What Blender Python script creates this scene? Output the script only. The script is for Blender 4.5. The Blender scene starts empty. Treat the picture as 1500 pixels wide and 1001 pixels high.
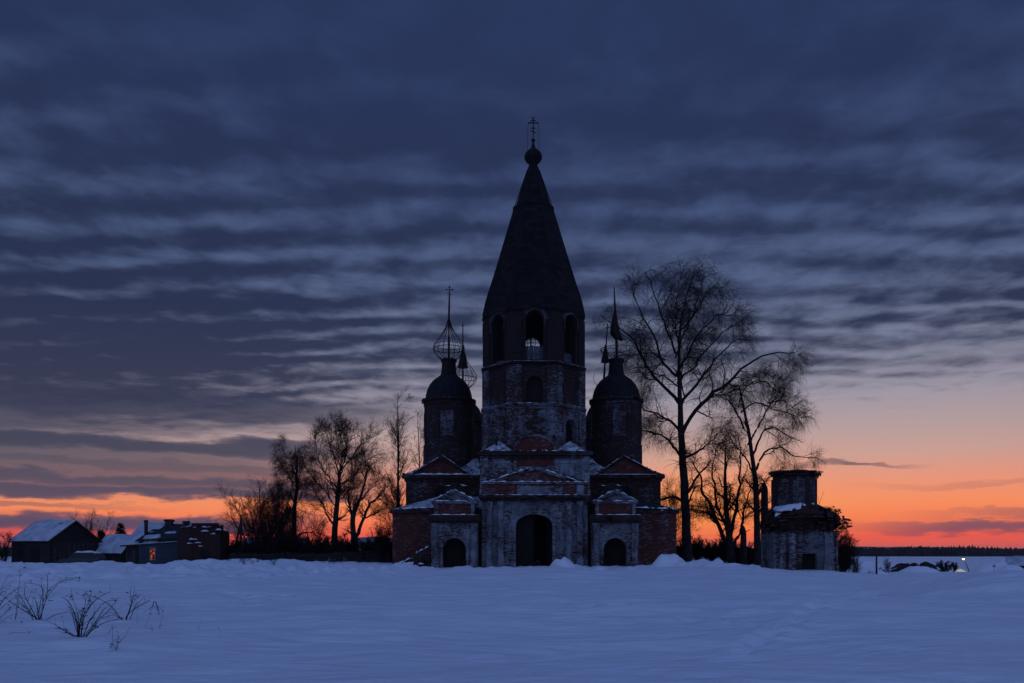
import bpy, math, random
import numpy as np
from mathutils import Matrix, Vector
random.seed(7); RNG = np.random.default_rng(11)
S = bpy.context.scene
COL = S.collection
F = 1167.0; EYE = 1.6; HOR = 808.0      # focal length and horizon in photo pixels (1500 wide)
PI = math.pi
def wx(px, Y): return (px - 750.0) / F * Y
def wz(py, Y): return EYE + (HOR - py) / F * Y
def P(px, py, Y): return Vector((wx(px, Y), Y, wz(py, Y)))

# ------------------------------------------------------------------ tagging
def tag(o, label=None, cat=None, group=None, kind=None):
    if label: o['label'] = label
    if cat: o['category'] = cat
    if group: o['group'] = group
    if kind: o['kind'] = kind
    return o
def thing(name, loc, label, cat, group=None):
    o = bpy.data.objects.new(name, None); COL.objects.link(o)
    o.location = loc; o.empty_display_size = 0.5
    return tag(o, label, cat, group)
def origin_of(o):
    v = Vector((0, 0, 0))
    while o is not None:
        v += o.location; o = o.parent
    return v
def copy_tree(o, parent=None):
    c = o.copy(); COL.objects.link(c); c.parent = parent
    for ch in list(o.children): copy_tree(ch, c)
    return c

# ------------------------------------------------------------------ mesh builder
class MB:
    def __init__(s, T=None):
        s.v = []; s.f = []; s.T = T if T is not None else Matrix()
    def add(s, vs, fs):
        n = len(s.v); T = s.T
        for p in vs: s.v.append(tuple(T @ Vector(p)))
        for f in fs: s.f.append(tuple(i + n for i in f))
        return s
    def box(s, x0, x1, y0, y1, z0, z1, top=None):
        """top = inset of the upper face (sloped sides)"""
        t = top or 0.0
        v = [(x0,y0,z0),(x1,y0,z0),(x1,y1,z0),(x0,y1,z0),(x0+t,y0+t,z1),(x1-t,y0+t,z1),(x1-t,y1-t,z1),(x0+t,y1-t,z1)]
        return s.add(v, [(0,3,2,1),(4,5,6,7),(0,1,5,4),(1,2,6,5),(2,3,7,6),(3,0,4,7)])
    def beam(s, a, b, w, h):
        a = Vector(a); b = Vector(b); d = (b-a).normalized()
        up = Vector((0,0,1)) if abs(d.z) < .98 else Vector((0,1,0))
        r = d.cross(up).normalized()*w/2; u = r.cross(d).normalized()*h/2
        v = [a-r-u,a+r-u,a+r+u,a-r+u,b-r-u,b+r-u,b+r+u,b-r+u]
        return s.add(v, [(0,1,2,3),(7,6,5,4),(0,4,5,1),(1,5,6,2),(2,6,7,3),(3,7,4,0)])
    def prism(s, poly, y0, y1):
        """poly of (x,z) counter-clockwise seen from -Y, extruded y0..y1"""
        n = len(poly)
        v = [(x, y0, z) for x, z in poly] + [(x, y1, z) for x, z in poly]
        f = [tuple(range(n)), tuple(range(2*n-1, n-1, -1))]
        for i in range(n):
            j = (i+1) % n; f.append((i, i+n, j+n, j))
        return s.add(v, f)
    def lathe(s, prof, c, n=24, a0=0, a1=2*PI, rot=0, noise=0, caps=True):
        full = abs(a1-a0-2*PI) < 1e-6; m = n if full else n+1
        v = []
        for r, z in prof:
            for i in range(m):
                a = a0 + (a1-a0)*i/n + rot
                rr = r*(1+noise*(random.random()-.5))
                v.append((c[0]+rr*math.cos(a), c[1]+rr*math.sin(a), c[2]+z))
        f = []
        for k in range(len(prof)-1):
            for i in range(n):
                j = (i+1) % m
                f.append((k*m+i, k*m+j, (k+1)*m+j, (k+1)*m+i))
        if full and caps:
            f.append(tuple(range(m-1, -1, -1))); b = (len(prof)-1)*m
            f.append(tuple(range(b, b+m)))
        return s.add(v, f)
    def tube(s, pts, radii, n=6):
        pts = [Vector(p) for p in pts]
        if not hasattr(radii, '__len__'): radii = [radii]*len(pts)
        v = []; up = Vector((0.31, 0.9, 0.2)).normalized()
        for i, p in enumerate(pts):
            d = (pts[min(i+1, len(pts)-1)] - pts[max(i-1, 0)])
            d = d.normalized() if d.length > 1e-9 else Vector((0,0,1))
            a = d.cross(up)
            if a.length < 1e-3: a = d.cross(Vector((1,0,0)))
            a.normalize(); b = d.cross(a)
            for k in range(n):
                t = 2*PI*k/n; v.append(p + (a*math.cos(t)+b*math.sin(t))*radii[i])
        f = [(i*n+k, i*n+(k+1)%n, (i+1)*n+(k+1)%n, (i+1)*n+k) for i in range(len(pts)-1) for k in range(n)]
        f += [tuple(range(n-1,-1,-1)), tuple(range((len(pts)-1)*n, len(pts)*n))]
        return s.add(v, f)
    def quadstrip(s, A, B):
        n = len(A); return s.add(list(A)+list(B), [(i, i+1, n+i+1, n+i) for i in range(n-1)])
    def wall(s, u0, u1, z0, z1, t, ops=(), back=True):
        """upright wall, front at y=0 facing -Y, with arched openings dict(c,w,zb,zs,rise)"""
        def rect(a, b, c, d):
            if b-a < 1e-6 or d-c < 1e-6: return
            s.add([(a,0,c),(b,0,c),(b,0,d),(a,0,d)], [(0,1,2,3)])
            if back: s.add([(a,t,c),(b,t,c),(b,t,d),(a,t,d)], [(3,2,1,0)])
        cur = u0
        for o in sorted(ops, key=lambda q: q['c']):
            hw = o['w']/2; c = o['c']; zb = o['zb']; zs = o['zs']; ri = o.get('rise', hw)
            rect(cur, c-hw, z0, z1); rect(c-hw, c+hw, z0, zb)
            n = 12 if ri > 0 else 1
            arc = [(c-hw*math.cos(PI*i/n), zs+ri*math.sin(PI*i/n)) for i in range(n+1)] if ri > 0 else [(c-hw, zs), (c+hw, zs)]
            for (xa, za), (xb, zb2) in zip(arc[:-1], arc[1:]):
                s.add([(xa,0,za),(xb,0,zb2),(xb,0,z1),(xa,0,z1)], [(0,1,2,3)])
                if back: s.add([(xa,t,za),(xb,t,zb2),(xb,t,z1),(xa,t,z1)], [(3,2,1,0)])
            loop = [(c-hw, zb)] + arc + [(c+hw, zb)]
            for i in range(len(loop)):
                (xa, za), (xb, zb2) = loop[i], loop[(i+1) % len(loop)]
                s.add([(xa,0,za),(xa,t,za),(xb,t,zb2),(xb,0,zb2)], [(0,1,2,3)])
            cur = c+hw
        rect(cur, u1, z0, z1)
        s.add([(u0,0,z1),(u1,0,z1),(u1,t,z1),(u0,t,z1)], [(0,1,2,3)])
        s.add([(u0,0,z0),(u0,0,z1),(u0,t,z1),(u0,t,z0)], [(0,1,2,3)])
        s.add([(u1,0,z0),(u1,t,z0),(u1,t,z1),(u1,0,z1)], [(0,1,2,3)])
        return s
    def ring(s, c, zs, r0, r1, y0, y1, zb=None, n=16, ry=1.0):
        """arched moulding: half ring (height scale ry) with jambs down to zb"""
        pin = [(c-r0*math.cos(PI*i/n), zs+r0*ry*math.sin(PI*i/n)) for i in range(n+1)]
        pout = [(c-r1*math.cos(PI*i/n), zs+(r0*ry+(r1-r0))*math.sin(PI*i/n)) for i in range(n+1)]
        if zb is not None:
            pin = [(c-r0, zb)]+pin+[(c+r0, zb)]; pout = [(c-r1, zb)]+pout+[(c+r1, zb)]
        for i in range(len(pin)-1):
            s.prism([pin[i], pin[i+1], pout[i+1], pout[i]][::-1], y0, y1)
        return s
    def ragged(s, x0, x1, y0, y1, z0, z1, step=.4, miss=.12, jy=.06, jz=.05):
        """a cornice of broken brick courses along X, front edge at y0"""
        x = x0
        while x < x1-1e-6:
            e = min(x1, x+step*random.uniform(.6, 1.5))
            if random.random() > miss:
                s.box(x, e-.003, y0+random.uniform(0, jy), y1, z0+random.uniform(0,jz*.3), z1-random.uniform(0, jz))
            else:
                s.box(x, e-.003, y0+(y1-y0)*random.uniform(.35,.8), y1, z0+.01, z1-random.uniform(.3,.6)*(z1-z0))
            x = e
        return s
    def rubble(s, x0, x1, y0, y1, zf, n, size=(.1,.3)):
        for _ in range(n):
            x = random.uniform(x0, x1); y = random.uniform(y0, y1); z = zf(x, y) if callable(zf) else zf
            a = random.uniform(*size); T0 = s.T
            s.T = T0 @ Matrix.Translation((x, y, z)) @ Matrix.Rotation(random.uniform(0,PI),4,'Z') @ Matrix.Rotation(random.uniform(-.35,.35),4,'X')
            s.box(-a*.6, a*.6, -a*.4, a*.4, -a*.3, a*.3); s.T = T0
        return s
    def snow(s, x0, x1, y0, y1, z, h, gap=.12, step=.22):
        """lumpy snow lying on a ledge along X"""
        n = max(3, int((x1-x0)/step)); ph = random.uniform(0, 50); rows = []
        for i in range(n+1):
            x = x0+(x1-x0)*i/n
            k = .55+.45*math.sin(i*1.3+ph)*math.sin(i*.47+ph*2)+random.uniform(-.25,.25)
            if random.random() < gap: k = .05
            if i in (0, n): k = .03
            hh = max(.01, h*max(.05, k)); d = (y1-y0)
            rows.append([(x,y0,z),(x,y0+d*.05,z+hh*.6),(x,y0+d*.35,z+hh),(x,y1,z+hh*1.05)])
        v = [p for r in rows for p in r]; f = []
        for i in range(n):
            for k in range(3): f.append((i*4+k, (i+1)*4+k, (i+1)*4+k+1, i*4+k+1))
        return s.add(v, f)
    def build(s, name, mat, parent=None, smooth=False, uv=True, loc=None):
        if not s.v: return None
        org = Vector(loc) if loc is not None else (origin_of(parent) if parent else Vector((0,0,0)))
        va = np.array(s.v, dtype=np.float64); vl = va - np.array(org)
        return mesh_obj(name, vl, s.f, mat, parent, smooth, uv, va, org if parent is None else None)

def mesh_obj(name, vl, faces, mat, parent=None, smooth=False, uv=True, vworld=None, loc=None):
    me = bpy.data.meshes.new(name)
    me.from_pydata(vl.tolist(), [], faces)
    if uv:
        nl = len(me.loops); vi = np.empty(nl, np.int32); me.loops.foreach_get('vertex_index', vi)
        npoly = len(me.polygons); nor = np.empty(npoly*3); me.polygons.foreach_get('normal', nor); nor = nor.reshape(-1,3)
        tot = np.empty(npoly, np.int32); me.polygons.foreach_get('loop_total', tot)
        pn = np.repeat(nor, tot, axis=0); w = vworld if vworld is not None else vl
        co = w[vi]; t = np.stack([-pn[:,1], pn[:,0], np.zeros(nl)], 1); ln = np.linalg.norm(t, axis=1)
        flat = ln < .2; t[flat] = (1,0,0); ln[flat] = 1; t /= ln[:,None]
        b = np.cross(pn, t); b[flat] = (0,1,0)
        uvd = np.stack([(co*t).sum(1), (co*b).sum(1)], 1)
        lay = me.uv_layers.new(name='UVMap'); lay.data.foreach_set('uv', uvd.ravel())
    if smooth: me.polygons.foreach_set('use_smooth', np.ones(len(me.polygons), bool))
    if mat: me.materials.append(mat)
    o = bpy.data.objects.new(name, me); COL.objects.link(o)
    if parent: o.parent = parent
    if loc is not None: o.location = loc
    return o

def npmesh(name, V, Q, mat, parent=None, smooth=False, loc=None):
    """fast mesh from numpy verts (N,3) and quads (M,4)"""
    me = bpy.data.meshes.new(name); me.vertices.add(len(V)); me.vertices.foreach_set('co', V.astype(np.float32).ravel())
    me.loops.add(Q.size); me.loops.foreach_set('vertex_index', Q.astype(np.int32).ravel())
    me.polygons.add(len(Q)); me.polygons.foreach_set('loop_start', np.arange(0, Q.size, Q.shape[1], dtype=np.int32))
    me.update(calc_edges=True)
    if smooth: me.polygons.foreach_set('use_smooth', np.ones(len(Q), bool))
    if mat: me.materials.append(mat)
    o = bpy.data.objects.new(name, me); COL.objects.link(o)
    if parent: o.parent = parent
    if loc is not None: o.location = loc
    return o

# ------------------------------------------------------------------ node helper
class NT:
    def __init__(s, tree): s.t = tree; s.n = tree.nodes; s.l = tree.links; s.n.clear()
    def node(s, kind, **kw):
        n = s.n.new(kind)
        for k, v in kw.items(): setattr(n, k, v)
        return n
    def put(s, sock, val):
        if isinstance(val, bpy.types.NodeSocket): s.l.new(val, sock)
        elif val is not None:
            if sock.type == 'RGBA' and hasattr(val, '__len__') and len(val) == 3: val = (*val, 1)
            sock.default_value = val
    def m(s, op, a, b=None, c=None, clamp=False):
        n = s.node('ShaderNodeMath', operation=op); n.use_clamp = clamp
        s.put(n.inputs[0], a)
        if b is not None: s.put(n.inputs[1], b)
        if c is not None: s.put(n.inputs[2], c)
        return n.outputs[0]
    def add(s, a, b): return s.m('ADD', a, b)
    def mul(s, a, b): return s.m('MULTIPLY', a, b)
    def sub(s, a, b): return s.m('SUBTRACT', a, b)
    def step(s, v, a, b, lo=0., hi=1.):
        n = s.node('ShaderNodeMapRange', interpolation_type='SMOOTHSTEP')
        for i, q in enumerate((v, a, b, lo, hi)): s.put(n.inputs[i], q)
        return n.outputs[0]
    def lin(s, v, a, b, lo=0., hi=1.):
        n = s.node('ShaderNodeMapRange')
        for i, q in enumerate((v, a, b, lo, hi)): s.put(n.inputs[i], q)
        return n.outputs[0]
    def mix(s, f, a, b, blend='MIX'):
        n = s.node('ShaderNodeMix', data_type='RGBA', blend_type=blend)
        s.put(n.inputs['Factor'], f)
        s.put(n.inputs[6], a); s.put(n.inputs[7], b)
        return n.outputs[2]
    def xyz(s, x, y, z):
        n = s.node('ShaderNodeCombineXYZ')
        for i, q in enumerate((x, y, z)): s.put(n.inputs[i], q)
        return n.outputs[0]
    def sep(s, v):
        n = s.node('ShaderNodeSeparateXYZ'); s.put(n.inputs[0], v); return n.outputs
    def noise(s, vec, scale, detail=4, rough=.55, dist=0., color=False):
        n = s.node('ShaderNodeTexNoise'); s.put(n.inputs['Vector'], vec)
        n.inputs['Scale'].default_value = scale; n.inputs['Detail'].default_value = detail
        n.inputs['Roughness'].default_value = rough; n.inputs['Distortion'].default_value = dist
        return n.outputs['Color' if color else 'Fac']
    def ramp(s, f, stops):
        n = s.node('ShaderNodeValToRGB'); cr = n.color_ramp; s.put(n.inputs[0], f)
        while len(cr.elements) < len(stops): cr.elements.new(.5)
        for e, (p, c) in zip(cr.elements, stops): e.position = p; e.color = (*c, 1)
        return n.outputs[0]
def srgb(r, g, b, k=1.0):
    f = lambda c: (c/255/12.92 if c/255 <= .04045 else ((c/255+.055)/1.055)**2.4)*k
    return (f(r), f(g), f(b))
# ================================================================== materials
def new_mat(name):
    m = bpy.data.materials.new(name); m.use_nodes = True
    return m, NT(m.node_tree)
def finish(nt, color, rough=.9, bump=None, bstr=.3, bdist=.02, spec=.2, metal=0.):
    b = nt.node('ShaderNodeBsdfPrincipled'); o = nt.node('ShaderNodeOutputMaterial')
    nt.put(b.inputs['Base Color'], color); nt.put(b.inputs['Roughness'], rough)
    b.inputs['Specular IOR Level'].default_value = spec; b.inputs['Metallic'].default_value = metal
    if bump is not None:
        bp = nt.node('ShaderNodeBump'); bp.inputs['Strength'].default_value = bstr; bp.inputs['Distance'].default_value = bdist
        nt.put(bp.inputs['Height'], bump); nt.l.new(bp.outputs[0], b.inputs['Normal'])
    nt.l.new(b.outputs[0], o.inputs[0]); return b
def brickwork(name, white, bricks=((.030,.010,.008),(.115,.030,.022)), lime=(.40,.40,.41), soot=.25, patch=.8, rw=.5):
    """lime-washed brick, the wash lost in patches and brick by brick; white = share still washed"""
    m, nt = new_mat(name)
    uv = nt.node('ShaderNodeTexCoord').outputs['UV']
    pos = nt.node('ShaderNodeNewGeometry').outputs['Position']
    bt = nt.node('ShaderNodeTexBrick'); nt.put(bt.inputs['Vector'], uv)
    bt.inputs['Scale'].default_value = 1; bt.inputs['Brick Width'].default_value = .29; bt.inputs['Row Height'].default_value = .105
    bt.inputs['Mortar Size'].default_value = .012; bt.inputs['Color1'].default_value = (0,0,0,1); bt.inputs['Color2'].default_value = (1,1,1,1)
    bt.inputs['Mortar'].default_value = (.5,.5,.5,1)
    r = nt.sep(bt.outputs['Color'])[0]
    big = nt.noise(pos, .42, 3, .6); mid = nt.noise(pos, 1.7, 4, .65); fin = nt.noise(pos, 9, 3, .7)
    sx = nt.sep(pos)
    streak = nt.noise(nt.xyz(nt.mul(sx[0], 2.6), nt.mul(sx[1], 2.6), nt.mul(sx[2], .35)), 1, 4, .6)
    k = nt.add(nt.add(nt.mul(big, patch*1.5), nt.add(nt.mul(mid, .45), nt.mul(streak, .55))), nt.add(nt.mul(r, rw), nt.mul(fin, .40)))
    lo = (patch*1.5+1.0+rw+.40)/2
    thr = lo + (.5-white)*1.35
    washed = nt.step(k, thr-.19, thr+.19)
    bc = nt.mix(nt.add(nt.mul(r, .55), nt.mul(mid, .5)), bricks[0], bricks[1])
    bc = nt.mix(nt.mul(bt.outputs['Fac'], .35), bc, (.12,.10,.09))
    lc = nt.mix(nt.step(streak, .34, .66), tuple(c*.74 for c in lime), lime)
    lc = nt.mix(nt.mul(nt.step(fin, .45, .75), .4), lc, (.16,.14,.13))
    lc = nt.mix(nt.step(nt.noise(pos, .95, 4, .6), .36, .64), tuple(c*.5 for c in lime), lc)
    col = nt.mix(washed, bc, lc)
    col = nt.mix(nt.mul(nt.step(nt.noise(pos, .8, 5, .7), .5, .72), soot), col, (.018,.016,.017))
    h = nt.add(nt.mul(washed, .6), nt.add(nt.mul(bt.outputs['Fac'], -.35), nt.mul(fin, .5)))
    finish(nt, col, .92, h, .7, .03)
    return m
M = {}
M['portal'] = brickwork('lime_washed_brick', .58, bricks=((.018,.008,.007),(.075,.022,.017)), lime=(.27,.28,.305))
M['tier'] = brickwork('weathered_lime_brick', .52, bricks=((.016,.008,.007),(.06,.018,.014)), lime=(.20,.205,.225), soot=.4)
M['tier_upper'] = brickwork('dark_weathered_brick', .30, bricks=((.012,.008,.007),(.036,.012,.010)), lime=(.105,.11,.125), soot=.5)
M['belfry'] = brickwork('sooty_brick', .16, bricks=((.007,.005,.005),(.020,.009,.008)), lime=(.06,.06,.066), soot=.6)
M['red'] = brickwork('bare_red_brick', .29, patch=1.0, rw=.75, bricks=((.036,.010,.008),(.145,.030,.020)), lime=(.17,.165,.175), soot=.2)
M['brownred'] = brickwork('brown_brick', .27, patch=1.0, rw=.65, bricks=((.014,.007,.006),(.052,.015,.012)), lime=(.14,.14,.155), soot=.45)
M['ruin'] = brickwork('dark_ruin_brick', .10, bricks=((.014,.007,.006),(.060,.017,.012)), lime=(.13,.13,.145), soot=.5)
M['tier_mid'] = brickwork('pilaster_brick', .46, bricks=((.014,.008,.007),(.048,.015,.012)), lime=(.16,.165,.185), soot=.35)
M['drum'] = brickwork('drum_brick', .33, bricks=((.011,.007,.006),(.035,.012,.010)), lime=(.105,.11,.125), soot=.5)
M['hood'] = brickwork('hood_brick', .42, bricks=((.008,.006,.006),(.022,.009,.008)), lime=(.10,.10,.11), soot=.35)

def simple(name, c0, c1, scale=3., rough=.9, bump=.3, stretch=(1,1,1), spec=.2, metal=0., detail=5):
    m, nt = new_mat(name); pos = nt.node('ShaderNodeNewGeometry').outputs['Position']
    q = nt.sep(pos); v = nt.xyz(nt.mul(q[0], stretch[0]), nt.mul(q[1], stretch[1]), nt.mul(q[2], stretch[2]))
    n = nt.noise(v, scale, detail, .62)
    finish(nt, nt.mix(nt.step(n, .3, .7), c0, c1), rough, n, bump, .03, spec, metal); return m
M['tent'] = simple('rusted_tent_iron', (.007,.006,.007), (.020,.015,.014), 2.2, .8, .4)
m, nt = new_mat('rusted_tent_sheets'); uv = nt.node('ShaderNodeTexCoord').outputs['UV']; pos = nt.node('ShaderNodeNewGeometry').outputs['Position']
bt = nt.node('ShaderNodeTexBrick'); nt.put(bt.inputs['Vector'], uv); bt.inputs['Scale'].default_value = 1; bt.inputs['Brick Width'].default_value = .8; bt.inputs['Row Height'].default_value = .42
bt.inputs['Mortar Size'].default_value = .03; bt.inputs['Color1'].default_value = (0,0,0,1); bt.inputs['Color2'].default_value = (1,1,1,1); bt.inputs['Mortar'].default_value = (.1,.1,.1,1)
r = nt.sep(bt.outputs['Color'])[0]; n = nt.noise(pos, 1.1, 5, .65)
col = nt.mix(nt.step(nt.add(nt.mul(r, .6), nt.mul(n, .8)), .35, 1.05), (.004,.0036,.004), (.017,.0115,.0105))
finish(nt, col, .8, nt.add(nt.mul(r, .5), nt.add(n, nt.mul(bt.outputs['Fac'], -.6))), .8, .06); M['tent'] = m
M['dome'] = simple('weathered_dome_iron', (.006,.006,.007), (.018,.015,.016), 2.0, .75, .4)
M['iron'] = simple('bare_iron', (.008,.007,.007), (.025,.016,.012), 6, .7, .2)
M['bark'] = simple('dark_bark', (.012,.010,.009), (.050,.040,.034), 6, .95, .6, (1,1,.3))
M['twig'] = simple('twig_bark', (.012,.008,.007), (.030,.020,.017), 4, .95, .0)
M['birch'] = simple('birch_bark', (.010,.008,.007), (.036,.030,.027), 2.4, .9, .4, (1,1,2.2))
M['stem'] = simple('dry_stem', (.010,.008,.008), (.030,.022,.018), 14, .95, .0)
M['needle'] = simple('spruce_needles', (.006,.010,.008), (.02,.03,.02), 5, .95, .0)
M['wood'] = simple('old_boards', (.018,.014,.013), (.060,.050,.046), 5, .9, .5, (1,1,.25))
M['log'] = simple('dark_log_wall', (.010,.008,.008), (.040,.030,.026), 3, .9, .5, (.3,.3,5))
M['bluewall'] = simple('painted_blue_boards', (.025,.032,.042), (.055,.07,.09), 3, .8, .4, (.4,.4,7))
M['slate'] = simple('old_roof_slate', (.010,.010,.012), (.035,.035,.042), 3, .85, .5, (1,2,2))
M['roofdark'] = simple('grey_sheet_roof', (.10,.11,.13), (.30,.32,.36), 1.1, .7, .3)
M['door'] = simple('door_boards', (.006,.005,.005), (.022,.017,.015), 4, .9, .5, (5,5,.3))
M['parapet'] = simple('grey_parapet_boards', (.035,.038,.045), (.115,.12,.14), 3, .9, .4, (6,6,.4))
M['cartbody'] = simple('dark_car_paint', (.012,.016,.018), (.02,.025,.028), 2, .35, .0, spec=.5)
M['rubber'] = simple('tyre_rubber', (.01,.01,.01), (.02,.02,.02), 8, .9, .2)
M['shade'] = simple('painted_window_frame', (.10,.10,.11), (.18,.18,.19), 5, .8, .1)
def glassy(name):
    m, nt = new_mat(name); finish(nt, (.01,.012,.015), .12, spec=.5); return m
M['glass'] = glassy('dark_glass')
def emis(name, col, strength):
    m, nt = new_mat(name); e = nt.node('ShaderNodeEmission'); o = nt.node('ShaderNodeOutputMaterial')
    nt.put(e.inputs[0], col); e.inputs[1].default_value = strength; nt.l.new(e.outputs[0], o.inputs[0]); return m, nt
m, nt = emis('lit_window', (1,.2,.07), .5)
pos = nt.node('ShaderNodeNewGeometry').outputs['Position']
e = [n for n in nt.n if n.type == 'EMISSION'][0]
nt.put(e.inputs[1], nt.step(nt.noise(pos, 3.0, 3, .6), .46, .66, .02, .5)); M['lit'] = m
M['lamp'], _ = emis('lamp_glow', (1,.93,.45), 3.2)
def snow_mat(name, albedo=.84, fine=True):
    m, nt = new_mat(name); pos = nt.node('ShaderNodeNewGeometry').outputs['Position']; q = nt.sep(pos)
    v = nt.xyz(nt.mul(q[0], .40), nt.mul(q[1], 1.15), q[2])
    n1 = nt.noise(v, 1.1, 5, .58, .5); n2 = nt.noise(v, 5.5, 5, .62, .3); n3 = nt.noise(pos, 45, 3, .6)
    h = nt.add(nt.mul(n1, 1.0), nt.add(nt.mul(n2, .30), nt.mul(n3, .035)))
    col = nt.mix(nt.step(n1, .35, .7), (albedo*.94, albedo*.95, albedo*.98), (albedo, albedo, albedo*1.01))
    b = finish(nt, col, .75, h if fine else n2, .9 if fine else .3, .16 if fine else .03, .25)
    return m
M['snow'] = snow_mat('wind_packed_snow'); M['cap'] = snow_mat('roof_snow', .80, False)
M['roofsnow'] = simple('roof_snow_worn', (.36,.37,.40), (.60,.61,.64), .8, .8, .3)
M['thin'] = simple('thin_wet_snow', (.10,.10,.115), (.66,.67,.70), 1.6, .8, .3)
M['wood_far'] = simple('far_conifers', (.010,.013,.013), (.030,.034,.032), .05, .95, .0)
# ================================================================== camera, light, sky
cam = bpy.data.cameras.new('Camera'); co = bpy.data.objects.new('Camera', cam); COL.objects.link(co)
co.location = (0, 0, EYE); co.rotation_euler = (PI/2, 0, 0)
cam.sensor_width = 36; cam.sensor_fit = 'HORIZONTAL'; cam.lens = 36*F/1500; cam.shift_y = (HOR-500.5)/1500
cam.clip_start = .1; cam.clip_end = 20000
S.camera = co
S.view_settings.view_transform = 'Standard'; S.view_settings.look = 'None'; S.view_settings.exposure = 0; S.view_settings.gamma = 1
S.render.resolution_x = 1024; S.render.resolution_y = 683

W = bpy.data.worlds.new('World'); S.world = W; W.use_nodes = True
nt = NT(W.node_tree)
SUN_AZ = math.radians(7.5); SUN_EL = math.radians(-3.0)
d = nt.node('ShaderNodeTexCoord').outputs['Generated']
x, y, z = nt.sep(d)
hyp = nt.m('SQRT', nt.add(nt.add(nt.mul(x, x), nt.mul(y, y)), 1e-6))
E = nt.m('DIVIDE', z, hyp)                                   # tangent of the elevation
A = nt.m('ARCTAN2', x, y)                                    # azimuth, 0 straight ahead
zc = nt.add(nt.m('MAXIMUM', z, 0.0), .07)
u = nt.m('DIVIDE', x, zc); v = nt.m('DIVIDE', y, zc)
# --- clear twilight behind the clouds
clear = nt.ramp(nt.m('MULTIPLY', E, 1.25, clamp=True), [
    (0.000, srgb(255,118,86)), (0.012, srgb(255,100,76)), (0.022, srgb(252,92,70)), (0.040, srgb(254,122,80)), (0.070, srgb(252,144,96)),
    (0.10, srgb(238,150,120)), (0.14, srgb(205,160,148)), (0.18, srgb(182,158,158)), (0.23, srgb(158,151,165)), (0.30, srgb(124,130,154)), (0.40, srgb(88,102,138)),
    (0.52, srgb(69,85,124)), (0.66, srgb(56,70,111)), (0.82, srgb(46,61,101)), (1.0, srgb(42,57,95))])
side = nt.ramp(nt.m('MULTIPLY', E, 1.25, clamp=True), [
    (0.0, srgb(150,66,84)), (0.03, srgb(226,92,80)), (.062, srgb(250,146,94)), (.09, srgb(205,140,120)), (.13, srgb(150,130,136)), (.2, srgb(112,110,130)), (.4, srgb(76,92,128)), (.8, srgb(47,62,102)), (1.0, srgb(42,57,95))])
glow = nt.step(nt.m('COSINE', nt.sub(A, .16)), .70, .97)
clear = nt.mix(glow, side, clear)
# brightest, most yellow stretch just right of the church
gx = nt.m('DIVIDE', nt.sub(A, .21), .16); gy = nt.m('DIVIDE', nt.sub(E, .052), .05)
hot = nt.m('EXPONENT', nt.mul(nt.add(nt.mul(gx, gx), nt.mul(gy, gy)), -1.0))
clear = nt.mix(nt.mul(hot, .55), clear, srgb(255,158,78))
# --- undulated cloud deck
uv1 = nt.xyz(nt.mul(u, .55), nt.mul(v, 1.0), 0.)
warp = nt.noise(uv1, 1.2, 3, .5); warp2 = nt.noise(nt.xyz(nt.mul(u, 1.1), nt.mul(v, 1.8), 3.), 2.2, 3, .55)
ph = nt.add(nt.mul(v, 29.), nt.add(nt.mul(warp, 13.), nt.add(nt.mul(warp2, 8.0), nt.mul(u, 1.2))))
wave = nt.m('SINE', ph)
fb = nt.noise(nt.xyz(nt.mul(u, 2.7), nt.mul(v, 3.3), 1.), 1.6, 8, .60, .5)
fb2 = nt.noise(nt.xyz(nt.mul(u, .55), nt.mul(v, .8), 7.), 1.0, 4, .5)
amp = nt.mul(nt.step(E, .74, .36, .14, .50), nt.add(nt.step(fb2, .30, .62, .30, .75), nt.mul(nt.sub(nt.noise(nt.xyz(nt.mul(u, 2.2), nt.mul(v, 2.2), 9.), 1.3, 3, .5), .3), 1.2)))
blot = nt.noise(nt.xyz(nt.mul(u, 5.2), nt.mul(v, 4.6), 4.), 1.5, 5, .55, .3)
dens = nt.add(nt.add(nt.add(nt.mul(wave, amp), nt.mul(nt.sub(blot, .5), 2.1)), nt.mul(nt.sub(fb, .5), 1.5)), nt.mul(nt.sub(fb2, .5), 1.5))
# how much of the sky the deck covers: all of the top, less towards the horizon, more on the left
left = nt.step(A, .10, -.50)
lowlim = nt.add(nt.sub(.202, nt.mul(left, .060)), nt.mul(nt.sub(fb, .5), .16))
deck = nt.step(E, nt.sub(lowlim, .035), nt.add(lowlim, .05))
fill = nt.step(E, .34, .56)                                  # smooth veil overhead
mass = nt.mul(nt.step(A, -.12, -.42), nt.m('EXPONENT', nt.mul(nt.m('POWER', nt.m('DIVIDE', nt.sub(E, .215), .10), 2.0), -1.0)))
bias = nt.add(nt.add(nt.mul(fill, .16), nt.mul(mass, .85)), .22)
cov = nt.mul(deck, nt.step(nt.add(dens, bias), -.95, .95))
ccol = nt.ramp(nt.m('MULTIPLY', E, 1.25, clamp=True), [
    (0.0, srgb(118,62,78)), (.04, srgb(86,76,102)), (.12, srgb(72,72,90)), (.22, srgb(50,55,80)), (.36, srgb(37,46,75)), (.55, srgb(38,48,80)), (.75, srgb(38,51,87)), (1.0, srgb(40,54,91))])
sky = nt.mix(nt.mul(cov, .97), clear, ccol)
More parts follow.
